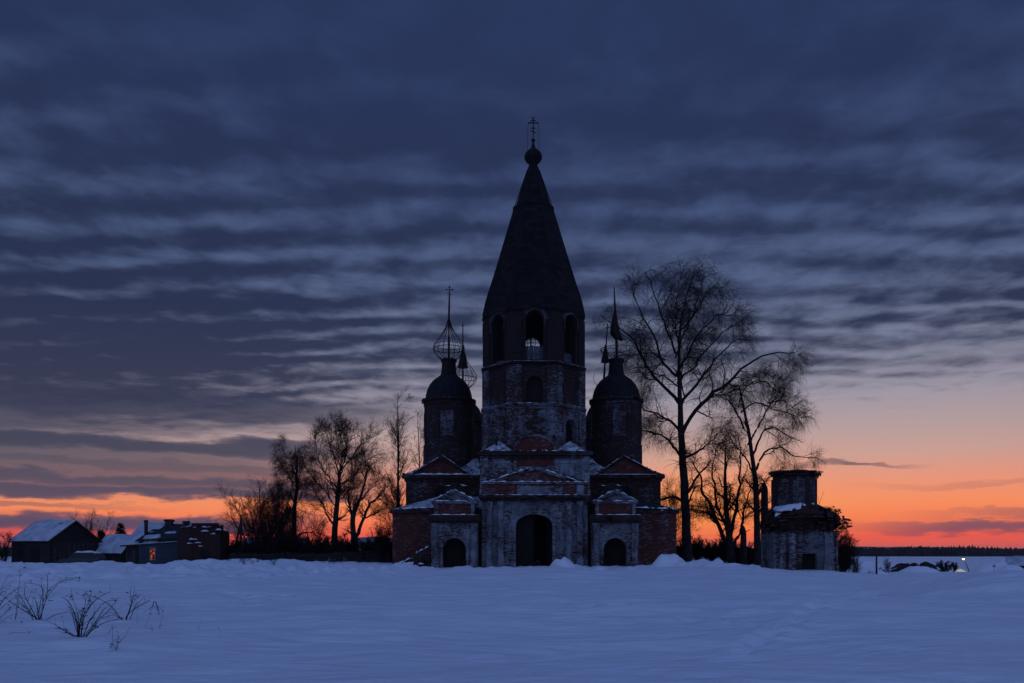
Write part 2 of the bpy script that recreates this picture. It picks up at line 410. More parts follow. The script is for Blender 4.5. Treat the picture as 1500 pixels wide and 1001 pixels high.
# --- long low stratus bars near the horizon
jit = nt.noise(nt.xyz(nt.mul(A, 7.), nt.mul(E, 26.), 2.), 1.0, 6, .6)
Ej = nt.add(E, nt.mul(nt.sub(jit, .5), .046))
fray = nt.noise(nt.xyz(nt.mul(A, 9.), nt.mul(E, 90.), 5.), 1.0, 5, .6)
def bar(e0, h, a0, a1, soft, s):
    q = nt.m('DIVIDE', nt.sub(Ej, e0), h); q2 = nt.mul(q, q)
    b = nt.m('EXPONENT', nt.mul(nt.mul(q2, q2), -1.0))
    w = nt.mul(nt.step(A, a0-soft, a0+soft), nt.step(A, a1+soft, a1-soft))
    k = nt.step(nt.add(fray, nt.mul(b, .9)), .62, 1.25)
    return nt.mul(nt.mul(nt.mul(b, w), k), s)
for e0, h, a0, a1, soft, s in [
        (.168, .018, -1.2, -.16, .14, .85), (.148, .012, -1.4, -.30, .12, .45), (.140, .034, -1.5, -.46, .10, .55), (.122, .012, -1.4, -.20, .10, .95), (.094, .030, -1.4, -.22, .12, .74), (.098, .006, -1.4, -.22, .08, .4), (.080, .007, -1.4, -.18, .08, .8),
        (.067, .008, -1.4, -.18, .08, .95), (.030, .012, -1.5, -.26, .08, .97), (.052, .004, -1.4, -.46, .10, .5),
        (.098, .0035, .36, .45, .05, .75), (.027, .008, .44, 1.5, .09, .8), (.040, .005, .52, 1.5, .10, .55), (.075, .005, .45, .62, .09, .22)]:
    sky = nt.mix(bar(e0, h, a0, a1, soft, s), sky, ccol)
# --- the open blue dusk overhead and behind the viewer (east)
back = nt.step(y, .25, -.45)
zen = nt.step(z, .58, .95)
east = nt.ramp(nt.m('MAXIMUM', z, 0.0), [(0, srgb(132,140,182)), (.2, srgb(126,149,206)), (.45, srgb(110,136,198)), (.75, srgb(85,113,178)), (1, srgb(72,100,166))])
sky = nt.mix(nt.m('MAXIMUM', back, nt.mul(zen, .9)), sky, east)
sky = nt.mix(nt.step(E, .0, -.03), sky, srgb(50,58,90))
st = nt.node('ShaderNodeTexSky', sky_type='NISHITA'); st.sun_disc = False
st.sun_elevation = SUN_EL; st.sun_rotation = SUN_AZ
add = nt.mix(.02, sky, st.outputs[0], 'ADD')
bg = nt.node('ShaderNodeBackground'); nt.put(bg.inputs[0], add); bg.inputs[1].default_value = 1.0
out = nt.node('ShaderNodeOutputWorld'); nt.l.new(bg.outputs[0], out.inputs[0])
# the sun has just set: only a breath of warm light left, from low behind the church
sl = bpy.data.lights.new('Sun', 'SUN'); so = bpy.data.objects.new('Sun', sl); COL.objects.link(so)
sl.energy = .02; sl.angle = math.radians(12); sl.color = (1, .5, .3)
so.rotation_euler = (math.radians(90-1.5), 0, math.radians(180)-SUN_AZ); so.location = (30, 300, 60)
# ================================================================== the snow field
def vnoise(x, y, seed):
    xi = np.floor(x).astype(np.int64); yi = np.floor(y).astype(np.int64); fx = x-xi; fy = y-yi
    fx = fx*fx*fx*(fx*(fx*6-15)+10); fy = fy*fy*fy*(fy*(fy*6-15)+10)
    def h(a, b):
        n = (a*374761393 + b*668265263 + seed*974711) & 0x7fffffff
        n = ((n ^ (n >> 13))*1274126177) & 0x7fffffff
        return ((n ^ (n >> 16)) & 0xffff)/65535.0
    return (h(xi,yi)*(1-fx)+h(xi+1,yi)*fx)*(1-fy)+(h(xi,yi+1)*(1-fx)+h(xi+1,yi+1)*fx)*fy - .5
def fbm(x, y, seed, oct=4, g=.5):
    r = 0; a = 1
    for i in range(oct): r = r + a*vnoise(x*2**i+i*17.3, y*2**i+i*5.1, seed+i); a *= g
    return r
def sst(a, b, t):
    t = np.clip((t-a)/(b-a), 0, 1); return t*t*(3-2*t)
CPX = np.array([-900,-200,0,60,100,150,180,210,235,262,330,420,500,575,640,760,820,870,900,940,980,1010,1060,1110,1135,1220,1260,1350,1500,1800,2600.])
CZ = np.array([.4,.5,.48,.42,.5,.60,.40,.24,.24,.58,.74,.64,.46,.34,.22,.20,.22,.20,.10,.22,.38,.40,.36,.34,.05,-.1,-.28,-.38,-.40,-.3,0])
CX = (CPX-750)/F*63
_r = random.Random(5); LUMPS = []
for _ in range(190):      # ploughed and trodden snow along the foot of the left bank
    yy = _r.uniform(46, 64); px = _r.uniform(-60, 600)
    LUMPS.append((wx(px, yy), yy, _r.uniform(.15, .5), _r.uniform(.05, .20)))
for _ in range(70):
    yy = _r.uniform(50, 57); px = _r.uniform(-60, 620)
    LUMPS.append((wx(px, yy), yy, _r.uniform(.2, .5), _r.uniform(.10, .34)))
for _ in range(60):       # broken snow at the foot of the church
    yy = _r.uniform(64.5, 68); px = _r.uniform(570, 1120)
    LUMPS.append((wx(px, yy), yy, _r.uniform(.2, .6), _r.uniform(.03, .20)))
for _ in range(26):       # heaps on the right of the church
    yy = _r.uniform(64, 69); px = _r.uniform(1000, 1125)
    LUMPS.append((wx(px, yy), yy, _r.uniform(.3, .8), _r.uniform(.1, .3)))
LUMPS += [(wx(820,66),66,.72,.62),(wx(813,66),66,.4,.22),(wx(832,66),66,.55,.40),(wx(840,66),66,.5,.10),(wx(978,66),66,1.0,.72),(wx(968,66),66.2,.7,.3),(wx(992,66),66,.8,.3),
          (wx(953,66),66,.8,.12),(wx(1005,66),66,.6,.2),(wx(1075,66),66.5,.7,.25),(wx(155,64),64,.9,.25),(wx(160,64),63,.5,.12),(wx(58,64),63,.9,.2),(wx(8,64),63,1.2,.22),
          (wx(592,64),65,1.2,.25),(wx(625,64),65,.7,.25),(wx(1095,66),66,.9,.2)]
TRACKS = []  # shallow furrows and footprint trails, from the photo's lines in the snow
def gp(px, py): Y = EYE*F/(py-HOR); return (wx(px, Y), Y)
TRACKS.append(([gp(1000,915),gp(1060,920),gp(1140,927),gp(1155,930)], .16, .11))
TRACKS.append(([gp(1190,889),gp(1225,884),gp(1265,876),gp(1300,877)], .2, .10))
TRACKS.append(([gp(640,888),gp(760,903),gp(900,905),gp(980,903)], .2, .06))
TRACKS.append(([gp(290,864),gp(330,872),gp(375,882)], .25, .11))
TRACKS.append(([gp(470,955),gp(560,925),gp(640,905),gp(700,890)], .11, .09)) if False else None
TRACKS.append(([gp(1060,955),gp(1140,930),gp(1200,905),gp(1262,882),gp(1290,868)], .14, .10))
TRACKS.append(([gp(300,890),gp(380,878),gp(470,872)], .14, .09))
def height(x, y):
    x = np.asarray(x, float); y = np.asarray(y, float); shp = np.broadcast(x, y).shape
    x = np.broadcast_to(x, shp).ravel(); y = np.broadcast_to(y, shp).ravel()
    xs = x*63/np.clip(y, 52, 66)
    crest = np.interp(xs, CX, CZ)
    rise = sst(43, 62, y)*np.where(xs < -12, 1, 1) 
    # behind the crest
    rgt = sst(22, 34, xs); lft = sst(-14, -22, xs)
    backz = -1.35*rgt + .12*lft + .30*(1-rgt)*(1-lft)
    fall = sst(66, 82, y)
    z = rise*(crest*(1-fall) + backz*fall)
    far = sst(85, 240, y); z = z*(1-far) + (-3.9)*far
    z = np.where(y > 300, -3.9 - sst(300, 1200, y)*.8, z)
    # dunes
    near = 1-sst(120, 240, np.hypot(x, y))
    d = .32*fbm(x/9.0+3, y/4.5, 3, 3) + .15*fbm(x/3.2+y*.2, y/1.3, 9, 3) + .05*np.maximum(0, fbm(x/1.6-y*.3, y/.7, 13, 3)-.05) 
    rip = .045*fbm(x/1.1+y*.12, y/.36, 21, 3)*(1-sst(30, 60, y))
    d = d*sst(2, 8, np.abs(y)+np.abs(x)*.2)
    z = z + near*(d+rip)*np.where((y > 60) & (xs > -14) & (xs < 24), .6, 1)
    # long swell that crosses the foreground on the right, and drift at the right edge
    z = z + near*(.20*np.exp(-((y-(21+.10*(x-6)))/3.2)**2)*sst(1, 7, x) + .95*np.exp(-((y-30-.25*(x-17))/4.0)**2)*sst(13.5, 19, x)
                  - .22*np.exp(-((y-25-.3*(x-12))/1.6)**2)*sst(8, 14, x))
    # trodden path to the gate ruin
    z = z - near*.20*np.exp(-((y-(58-(x-16)*1.05))/1.4)**2)*sst(16, 19, x)*(1-sst(28, 33, x))
    z = z + near*.10*np.exp(-((y-(55.2-(x-16)*1.05))/1.2)**2)*sst(16, 19, x)*(1-sst(28, 33, x))
    rough = sst(44, 47, y)*(1-sst(66, 72, y))*sst(-8, -14, xs)
    z = z + rough*(.22*fbm(x/1.7, y/2.2, 31, 3) + .22*fbm(x/.55, y/.7, 41, 3))
    rough2 = sst(60, 64, y)*(1-sst(69, 73, y))*sst(-16, -12, xs)*sst(26, 20, xs)
    z = z + rough2*(.26*fbm(x/.9, y/1.3, 51, 3))
    for lx, ly, r, h in LUMPS:
        k = np.abs(x-lx) < r*3.2
        if not k.any(): continue
        k &= np.abs(y-ly) < r*3.2
        q = ((x[k]-lx)**2+(y[k]-ly)**2)/(r*r); z[k] += h*np.exp(-q**1.9)
    for pts, w, dep in TRACKS:
        for (x0, y0), (x1, y1) in zip(pts[:-1], pts[1:]):
            k = (x > min(x0,x1)-2) & (x < max(x0,x1)+2) & (y > min(y0,y1)-2) & (y < max(y0,y1)+2)
            if not k.any(): continue
            dx, dy = x1-x0, y1-y0; L2 = dx*dx+dy*dy
            t = np.clip(((x[k]-x0)*dx+(y[k]-y0)*dy)/L2, 0, 1)
            dist = np.hypot(x[k]-x0-t*dx, y[k]-y0-t*dy)
            stp = np.clip(.5+1.2*np.sin(t*math.sqrt(L2)*8.4), 0, 1.4)
            z[k] -= dep*np.exp(-(dist/w)**2)*stp; z[k] += dep*.4*np.exp(-((dist-w*1.8)/w)**2)
    return z.reshape(shp)
def H(x, y): return float(height(np.array([float(x)]), np.array([float(y)]))[0])
def geo(a, b, r):
    o = [a]
    while o[-1] < b: o.append(o[-1]*(1+r))
    return o
ys = [-q for q in reversed(geo(6, 6000, .22))] + [0.] + [2., 4., 5.] + geo(6, 130, .0058) + geo(132, 9000, .05)
xpos = list(np.arange(0, 62, .13)) + geo(62.2, 9000, .12)
xs_ = [-q for q in reversed(xpos[1:])] + xpos
X, Y = np.meshgrid(np.array(xs_), np.array(ys)); Z = height(X, Y)
nx, ny = len(xs_), len(ys)
idx = np.arange(nx*ny).reshape(ny, nx)
Q = np.stack([idx[:-1,:-1], idx[:-1,1:], idx[1:,1:], idx[1:,:-1]], -1).reshape(-1, 4)
g = npmesh('snow_field', np.stack([X, Y, Z], -1).reshape(-1, 3), Q, M['snow'], smooth=True)
tag(g, kind='structure')
# far ridge and the wood along the edge of the fields
xr = np.linspace(-6500, 6500, 420); zr = 30+26*fbm(xr/900, xr*0+3.3, 77, 5)
rows = [(6200, -8+0*zr), (6500, zr*.75), (6900, zr), (8200, -8+0*zr)]
V = np.concatenate([np.stack([xr, np.full_like(xr, yy), zz], -1) for yy, zz in rows]); n = len(xr)
Q = np.array([(r*n+i, r*n+i+1, (r+1)*n+i+1, (r+1)*n+i) for r in range(3) for i in range(n-1)])
tag(npmesh('hills', V, Q, simple('wooded_far_hills', (.03,.035,.035), (.10,.10,.11), .004, .95, 0), smooth=True), kind='structure')
def conifer_band(name, n, x0, x1, y0, y1, h0, h1, seed):
    r = np.random.default_rng(seed); k = 6
    bx = r.uniform(x0, x1, n); by = r.uniform(y0, y1, n); hh = r.uniform(h0, h1, n)*(1+.7*fbm(bx/60, by/200, 5, 4)); rad = hh*r.uniform(.16, .28, n)
    bz = height(bx, by)-.3
    a = np.arange(k)*2*PI/k
    lv = [(0.0, .55), (.12, 1.0), (.55, .62), (1.0, .03)]
    V = np.stack([np.stack([bx[:,None]+rad[:,None]*m*np.cos(a)*(1+.3*r.uniform(-1,1,(n,k))), by[:,None]+rad[:,None]*m*np.sin(a)*(1+.3*r.uniform(-1,1,(n,k))), (bz+hh*t)[:,None]+0*a], -1) for t, m in lv], 1)
    base = np.arange(n)[:,None,None]*(4*k); i = np.arange(k); j = (i+1) % k
    Q = np.concatenate([np.stack([base[...,0]+L*k+i, base[...,0]+L*k+j, base[...,0]+(L+1)*k+j, base[...,0]+(L+1)*k+i], -1).reshape(-1, 4) for L in range(3)])
    return npmesh(name, V.reshape(-1, 3), Q, M['wood_far'])
o = conifer_band('distant_forest', 15000, -1700, 1700, 960, 1180, 7.5, 13, 3)
tag(o, 'dark line of conifer forest along the far edge of the snowy fields', 'forest', kind='stuff')
# ================================================================== the ruined church
CX0 = 2.0; CY0 = 75.0                     # axis of the bell tower
church = thing('ruined_church', (CX0, 70, .2), 'ruined brick church with flaking whitewash, tall tent roofed bell tower and small domed drums', 'church')
def part(mb, name, mat, parent, smooth=False, label=None):
    o = mb.build(name, M[mat] if isinstance(mat, str) else mat, parent, smooth)
    if label: o['label'] = label
    return o
# ---------------- square foot of the tower with the great portal
x0, x1 = -2.65, 6.65; pc = 1.95
b = MB(Matrix.Translation((0, 70, 0)))
b.wall(x0, x1, -.5, 10.0, .9, [dict(c=pc, w=3.2, zb=-.4, zs=3.85, rise=1.12)])
b.T = Matrix(); b.box(x0, x0+.8, 70.9, 79.3, -.5, 10.0); b.box(x1-.8, x1, 70.9, 79.3, -.5, 10.0); b.box(x0+.8, x1-.8, 78.5, 79.3, -.5, 10.0)
b.box(x0+.8, x1-.8, 70.9, 78.5, 9.6, 10.0); b.box(x0+.8, x1-.8, 70.9, 78.5, -.5, -.2)
base = part(b, 'tower_base', 'portal', church)
m = MB()
for px in (716.5, 733.5, 833.5, 849.5):
    cx = wx(px, 69.8); 
    m.lathe([(.34,-.5),(.34,.9),(.27,1.0),(.265,5.35),(.30,5.42),(.25,5.5),(.33,5.62),(.36,5.8),(.36,6.0)], (cx, 69.75, 0), 14)
    part(m, 'portal_column', 'portal', base, True); m = MB()
for xx in (x0-.15, x1-.55):
    m = MB(); m.box(xx, xx+.7, 69.72, 70.4, 6.6, 9.9); m.box(xx-.08, xx+.78, 69.62, 70.4, 8.9, 9.1); m.box(xx-.06, xx+.76, 69.64, 70.4, 6.6, 7.0)
    part(m, 'corner_pilaster', 'portal', base)
m = MB(); m.ring(pc, 2.55, 2.32, 2.62, 69.86, 70.02, n=20); m.ring(pc, 3.85, 1.62, 1.86, 69.9, 70.02, zb=-.4, n=18, ry=.69); m.box(pc-.16, pc+.16, 69.84, 70.02, 4.95, 5.7)
part(m, 'portal_arch', 'portal', base)
m = MB(); m.box(pc-1.6, pc-.05, 70.55, 70.62, -.4, 4.75); m.box(pc-1.5, pc-1.38, 70.5, 70.55, -.3, 4.6); m.box(pc-.3, pc-.18, 70.5, 70.55, -.3, 4.6)
for zz in (.5, 2.1, 3.7): m.box(pc-1.38, pc-.3, 70.51, 70.55, zz, zz+.14)
part(m, 'door_leaf', 'door', base)
m = MB(); T0 = m.T; m.T = Matrix.Translation((pc+1.55, 70.6, 0)) @ Matrix.Rotation(math.radians(-72), 4, 'Z'); m.box(-1.5, 0, 0, .07, -.4, 4.6); m.T = T0
part(m, 'door_leaf', 'door', base)
# entablature, frieze, pediment
m = MB(); m.ragged(x0-.15, x1+.2, 69.30, 70.05, 6.0, 6.22, .5, .05); m.ragged(x0-.25, x1+.3, 69.1, 70.05, 6.23, 6.5, .6, .06)
part(m, 'portal_cornice', 'tier_upper', base)
m = MB(); m.box(x0, x1, 69.6, 70.0, 6.5, 7.5); part(m, 'frieze', 'red', base)
m = MB(); xa, xb = wx(757, 69.5), wx(824, 69.5); m.box(xa, xb, 69.5, 69.6, 6.55, 7.3, top=.03); m.box(x1-1.0, x1-.35, 69.5, 69.6, 6.6, 7.4); m.ragged(x0, x1, 69.4, 69.62, 7.5, 7.66, .4, .15)
part(m, 'frieze_panel', 'portal', base)
xl, xr, ap = wx(714, 69.6), wx(851, 69.6), wx(782.5, 69.6); zb, za = 7.66, 9.02
m = MB(); m.prism([(xl+.3, zb), (xr-.3, zb), (ap, za-.22)], 69.68, 70.0); part(m, 'pediment', 'red', base)
m = MB()
for sx, ex in ((xl, ap), (xr, ap)):
    n = 9
    for i in range(n):
        if random.random() < .2: continue
        a = i/n; c = (i+1)/n-.004
        pA = Vector((sx+(ex-sx)*a, 0, zb+(za-zb)*a)); pB = Vector((sx+(ex-sx)*c, 0, zb+(za-zb)*c))
        yo = 69.42+random.uniform(0, .1); lo = Vector((0, 0, .20+random.uniform(0, .06)))
        poly = [(pA.x, pA.z-lo.z), (pB.x, pB.z-lo.z), (pB.x, pB.z), (pA.x, pA.z)]
        if ex < sx: poly = poly[::-1]
        m.prism(poly, yo, 70.0)
part(m, 'raking_cornice', 'portal', base)
def rake_snow(mb, A, B, y0, y1, h, n=14):
    """snow lying along a sloping edge from A to B (x,z)"""
    rows = []; ph = random.uniform(0, 9)
    for i in range(n+1):
        t = i/n; x = A[0]+(B[0]-A[0])*t; zz = A[1]+(B[1]-A[1])*t
        k = .55+.6*math.sin(i*.9+ph)*math.sin(i*2.1+ph)+random.uniform(-.3,.3); k = -.3 if k < .3 else k; k = .05 if i in (0, n) else k
        rows.append([(x,y0,zz),(x,y0+.05,zz+h*k*.7),(x,(y0+y1)/2,zz+h*k),(x,y1,zz+h*k)])
    v = [p for r in rows for p in r]
    f = [(i*4+k,(i+1)*4+k,(i+1)*4+k+1,i*4+k+1) for i in range(n) for k in range(3)]
    mb.add(v, f)
for fn in (lambda m: (rake_snow(m, (xl, zb), (ap, za), 69.4, 70, .16), rake_snow(m, (ap, za), (xr, zb), 69.4, 70, .13)), lambda m: m.snow(x0-.2, x1+.2, 69.1, 69.6, 6.5, .10, .3),
           lambda m: m.snow(x0, x1, 69.4, 69.7, 7.67, .12, .35), lambda m: m.snow(x0-.1, x1+.1, 69.7, 70.3, 10.4, .16, .15)):
    m = MB(); fn(m); part(m, 'snow_cover', 'cap', base, True)

m = MB(); m.ragged(x0-.3, x1+.3, 69.68, 70.05, 9.75, 10.0, .45, .08); m.ragged(x0-.45, x1+.45, 69.5, 70.3, 10.0, 10.38, .5, .10); m.box(x0-.2, x1+.2, 70.3, 79.4, 10.0, 10.36)
for yy in np.arange(70.4, 79, .6): m.box(x0-.45, x0-.2, yy, yy+.55, 10.0, 10.34); m.box(x1+.2, x1+.45, yy, yy+.55, 10.0, 10.34)
m.rubble(x0, x1, 69.7, 70.2, 10.42, 50, (.08,.22))
part(m, 'base_cornice', 'tier_upper', base)
# blind panels of the upper wall and a little statue niche on the right
m = MB()
for a, c2 in ((719, 750), (815, 845)):
    xa, xb = wx(a, 70), wx(c2, 70); m.box(xa, xb, 69.9, 70.0, 9.35, 9.55); m.box(xa, xa+.14, 69.9, 70, 7.9, 9.35)
    m.box(xb-.14, xb, 69.9, 70.0, 7.9, 9.35)
    part(m, 'wall_panel', 'portal', base); m = MB()
m.lathe([(.30,8.2),(.26,8.9),(.30,9.0),(.12,9.25),(.05,9.5)], (wx(837.5, 69.9), 69.95, 0), 10); part(m, 'niche_statue', 'portal', base)
m = MB(); m.box(wx(757,69.9), wx(808,69.9), 69.93, 70.0, 9.1, 9.7); part(m, 'brick_patch', 'red', base)

# ---------------- octagonal tiers
def face_T(k, a): return Matrix.Translation((CX0, CY0, 0)) @ Matrix.Rotation(k*PI/4, 4, 'Z') @ Matrix.Translation((0, -a, 0))
def octa(m, prof):
    return m.lathe([(r/math.cos(PI/8), z) for r, z in prof], (CX0, CY0, 0), 8, rot=PI/8)
def tier(name, mat, a, z0, z1, ops, t=.9):
    w = a*math.tan(PI/8); mb = MB()
    for k in range(8):
        mb.T = face_T(k, a); mb.wall(-w, w, z0, z1, t, ops(k))
    return part(mb, name, mat, church)
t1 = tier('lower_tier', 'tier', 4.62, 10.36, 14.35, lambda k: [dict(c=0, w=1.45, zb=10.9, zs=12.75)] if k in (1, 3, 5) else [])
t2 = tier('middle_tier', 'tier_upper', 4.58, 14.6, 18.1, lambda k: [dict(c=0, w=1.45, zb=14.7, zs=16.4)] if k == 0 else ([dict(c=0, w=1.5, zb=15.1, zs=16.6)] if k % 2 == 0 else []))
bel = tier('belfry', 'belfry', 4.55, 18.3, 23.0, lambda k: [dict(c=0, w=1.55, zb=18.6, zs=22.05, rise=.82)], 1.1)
m = MB(); octa(m, [(3.7, 18.0), (3.7, 18.3)]); part(m, 'belfry_floor', 'wood', bel)
m = MB(); octa(m, [(3.75, 10.3), (3.75, 10.5)]); part(m, 'tier_floor', 'wood', t1)
m = MB(); octa(m, [(3.75, 14.3), (3.75, 14.6)]); part(m, 'tier_floor', 'wood', t2)
def pilasters(parent, mat, a, z0, z1, w, pr):
    h = a*math.tan(PI/8)
    for k in range(8):
        for sgn in (-1, 1):
            m = MB(face_T(k, a)); xa, xb = sorted((sgn*(h-w), sgn*(h+pr*math.tan(PI/8)-.002)))
            zz = z0
            while zz < z1-.01:                      # courses of brick, some lost
                e = min(z1, zz+random.uniform(.25, .7)); d = pr*(1 if random.random() > .12 else random.uniform(.3, .7))
                o = random.uniform(0, .05)
                m.box(min(xa, xb)+ (o if sgn > 0 else 0), max(xa, xb)-(o if sgn < 0 else 0), -d, .02, zz, e-.003); zz = e
            part(m, 'corner_pilaster', mat, parent)
pilasters(t1, 'tier', 4.62, 10.36, 14.35, .85, .16)
pilasters(t2, 'tier_mid', 4.58, 14.7, 18.1, .82, .16)
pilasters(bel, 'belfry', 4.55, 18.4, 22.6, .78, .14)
def octa_cornice(a, z0, z1, parent, mat, miss=.12):
    m = MB()
    for k in range(8):
        w = a*math.tan(PI/8); m.T = face_T(k, a)
        m.ragged(-w, w, 0, .5, z0, z0+(z1-z0)*.5, .35, miss, .06); w2 = (a+.12)*math.tan(PI/8)
        m.T = face_T(k, a+.12); m.ragged(-w2, w2, 0, .6, z0+(z1-z0)*.5+.003, z1, .4, miss, .08)
    return part(m, 'cornice', mat, parent)
octa_cornice(4.74, 14.22, 14.68, t1, 'tier'); octa_cornice(4.70, 18.0, 18.4, t2, 'belfry')
m = MB()
for k in (0, 1, 7, 2, 6):
    m.T = face_T(k, 4.86); m.snow(-1.9, 1.9, 0, .3, 14.69, .07, .4); m.snow(-1.9, 1.9, 0, .3, 18.41, .06, .5)
part(m, 'snow_cover', 'cap', t2, True)
# panels in the slanting faces
m = MB()
for k in (7, 6, 2):
    m.T = face_T(k, 4.62)
    for xx in (-.85, .72): m.box(xx, xx+.13, -.07, .01, 11.0, 13.6)
    m.box(-.72, .72, -.07, .01, 13.45, 13.6)
    part(m, 'wall_panel', 'tier', t1); m = MB()
m = MB()
for k in (7, 6, 1, 2):
    m.T = face_T(k, 4.58)
    for xx in (-.9, .77): m.box(xx, xx+.13, -.07, .01, 15.1, 17.4)
    m.box(-.77, .77, -.07, .01, 17.27, 17.4)
    part(m, 'wall_panel', 'tier_upper', t2); m = MB()
m = MB(); m.T = face_T(0, 4.58); m.box(-.87, .87, .55, .62, 14.7, 17.6); part(m, 'window_boards', 'belfry', t2)
m = MB(); m.T = face_T(1, 4.62); m.ring(0, 12.75, .75, .92, -.08, .02, zb=10.9); part(m, 'window_surround', 'tier', t1)
m = MB(); m.T = face_T(1, 4.62); m.box(-.72, .72, .6, .66, 10.9, 13.5); part(m, 'window_boards', 'door', t1)
# brick gable on the front face and snow-covered corner roofs
m = MB(); kz = 10.36; kr = 1.75
m.prism([(CX0+kr*math.cos(PI*i/16), kz+1.35*math.sin(PI*i/16)) for i in range(17)], 69.92, 70.5); part(m, 'arched_gable', 'red', t1)
m = MB()
for i in range(26):
    zz = 11.75+i*.095; hw = .55+.4*math.sin(i*.9)*math.sin(i*.37+1)+random.uniform(-.2,.2); ox = .35*math.sin(i*.5); m.box(CX0-hw+ox, CX0+hw+ox, CY0-4.62-random.uniform(.006,.03), CY0-4.55, zz, zz+.094)
part(m, 'brick_patch', 'brownred', t1)
m = MB(); m.ring(CX0, kz, 1.72, 1.92, 69.82, 70.3, n=16, ry=.78); part(m, 'gable_moulding', 'tier', t1)
for sx in (-1, 1):
    for sy, yc in ((1, 70.1), (-1, 79.2)):
        cx = CX0+sx*4.55; m = MB()
        v = [(cx, yc, 10.42), (cx, yc+sy*3.0, 10.42), (cx-sx*3.0, yc, 10.42), (cx-sx*1.35, yc+sy*1.35, 11.5)]
        f = [(0,1,3),(1,2,3),(2,0,3)]; m.add(v, [q if sx*sy < 0 else q[::-1] for q in f]); part(m, 'corner_roof', 'thin', t1)
m = MB(); m.lathe([(.13,0),(.10,.25),(.16,.3),(.05,.55),(.02,.9)], (wx(727,70.9), 70.95, 11.0), 8); part(m, 'corner_finial', 'tier_upper', t1)
# belfry: hoods over the arches, parapets, lattice in the far opening
m = MB()
for k in range(8):
    m.T = face_T(k, 4.55); m.ring(0, 22.1, .82, .98, -.20, .1, zb=21.4, n=14, ry=1.0); m.ring(0, 22.1, .981, 1.16, -.12, .1, n=14)
    m.rubble(-1.1, 1.1, -.25, 0, lambda x, y: 22.1+math.sqrt(max(0, 1.33**2-x*x)), 10, (.06,.15))
    part(m, 'arch_hood', 'hood', bel); m = MB()
for k in range(8):
    m = MB(face_T(k, 4.55)); top = 19.95 if k == 0 else (18.95 if k == 7 else 19.6)
    for i in range(9):
        x = -.86+i*.192; m.box(x, x+.18, .45+random.uniform(0,.02), .50, 18.5, top-random.uniform(0,.12))
    m.box(-.87, .87, .40, .45, 19.2 if top > 19.3 else 18.7, 19.3 if top > 19.3 else 18.8)
    part(m, 'parapet', 'parapet', bel)
for k in (1, 2, 3, 5, 6, 7):
    m = MB(face_T(k, 4.55)); hi = .60 if k == 7 else .87
    for i in range(9):
        x = -.86+i*.192
        if x+.18 > hi+.05: continue
        m.box(x, x+.18, .95+random.uniform(0,.02), .99, 18.4, 22.9-random.uniform(0,.2)-abs(x)*.5)
    part(m, 'window_boards', 'door', bel)
m = MB(face_T(4, 4.55))
for x in (-.87, -.33, .05, .46, .83): m.box(x, x+.07+(.09 if x == .05 else 0), .5, .56, 18.6, 22.95)
for zz in (20.0, 21.0, 21.9, 22.25, 22.6): m.box(-.87, .87, .51, .55, zz, zz+.06)
m.beam((-.4,.53,21.4), (.0,.53,22.5), .05, .03); m.beam((.5,.53,21.6), (.25,.53,22.7), .05, .03)
part(m, 'window_lattice', 'wood', bel)
# ---------------- tent roof
tent = MB()
octa(tent, [(4.55,22.9),(4.70,22.98),(4.71,23.2),(4.58,23.8),(4.40,24.6),(3.58,27.35)]); octa(tent, [(3.63,27.30),(3.61,27.45),(3.5,27.46)]); octa(tent, [(3.55,27.35),(1.84,33.6)])
octa(tent, [(1.92,33.55),(1.89,33.72),(1.72,33.73)]); octa(tent, [(1.70,33.6),(.50,37.6),(.40,37.85),(.40,38.12)])
tr = part(tent, 'tent_roof', 'tent', church)
def on_tent(k, z):
    a = np.interp(z, [23.2,24.6,27.35,33.6,37.6], [4.69,4.40,3.56,1.80,.5]); return face_T(k, a)
m = MB()
for k in range(8):                                           # ribs
    pts = []
    for z in (23.2, 24.6, 27.35, 30.5, 33.6, 37.4):
        a = np.interp(z, [23.2,24.6,27.35,33.6,37.6], [4.69,4.40,3.56,1.79,.5])/math.cos(PI/8); an = PI/8+k*PI/4
        pts.append((CX0+a*math.cos(an), CY0+a*math.sin(an), z))
    m.tube(pts, .045, 4)
part(m, 'roof_rib', 'tent', tr)
for z, w, h, ks in ((26.55, 1.05, 1.0, range(8)), (29.1, .8, .8, range(8)), (31.6, .55, .6, (0, 2, 4, 6))):
    for k in ks:
        m = MB(on_tent(k, z)); hw = w/2
        if z < 27:
            m.box(-hw, hw, -.12, .5, 0, h*.25)
            for c in (-.26, .26): m.ring(c, h*.55, .14, .25, -.16, .4, zb=h*.25, n=8)
        elif z < 30:
            m.ring(0, h*.45, .2, .34, -.10, .4, zb=0, n=8); m.box(-.4, .4, -.1, .4, -.1, 0)
        else: m.prism([(-hw, 0), (hw, 0), (0, h)], -.02, .4)
        part(m, 'roof_dormer', 'hood' if z < 30 else 'tent', tr)
on = MB(); prof = [(.40,38.45),(.44,38.55),(.66,38.72),(.82,38.98),(.85,39.2),(.78,39.45),(.58,39.68),(.36,39.86),(.20,40.05),(.13,40.3),(.10,40.5)]
on.lathe([(r, z-.45) for r, z in prof], (CX0, CY0, 0), 16); oni = part(on, 'onion_dome', 'tent', church, True)
c = MB(Matrix.Translation((0,0,-.5))); cx, cy = CX0, CY0
c.lathe([(.05,40.4),(.06,40.6),(.19,40.72),(.19,40.86),(.06,40.98),(.05,41)], (cx,cy,0), 8)
c.box(cx-.045, cx+.045, cy-.04, cy+.04, 40.9, 42.95); c.box(cx-.50, cx+.50, cy-.035, cy+.035, 42.40, 42.49)
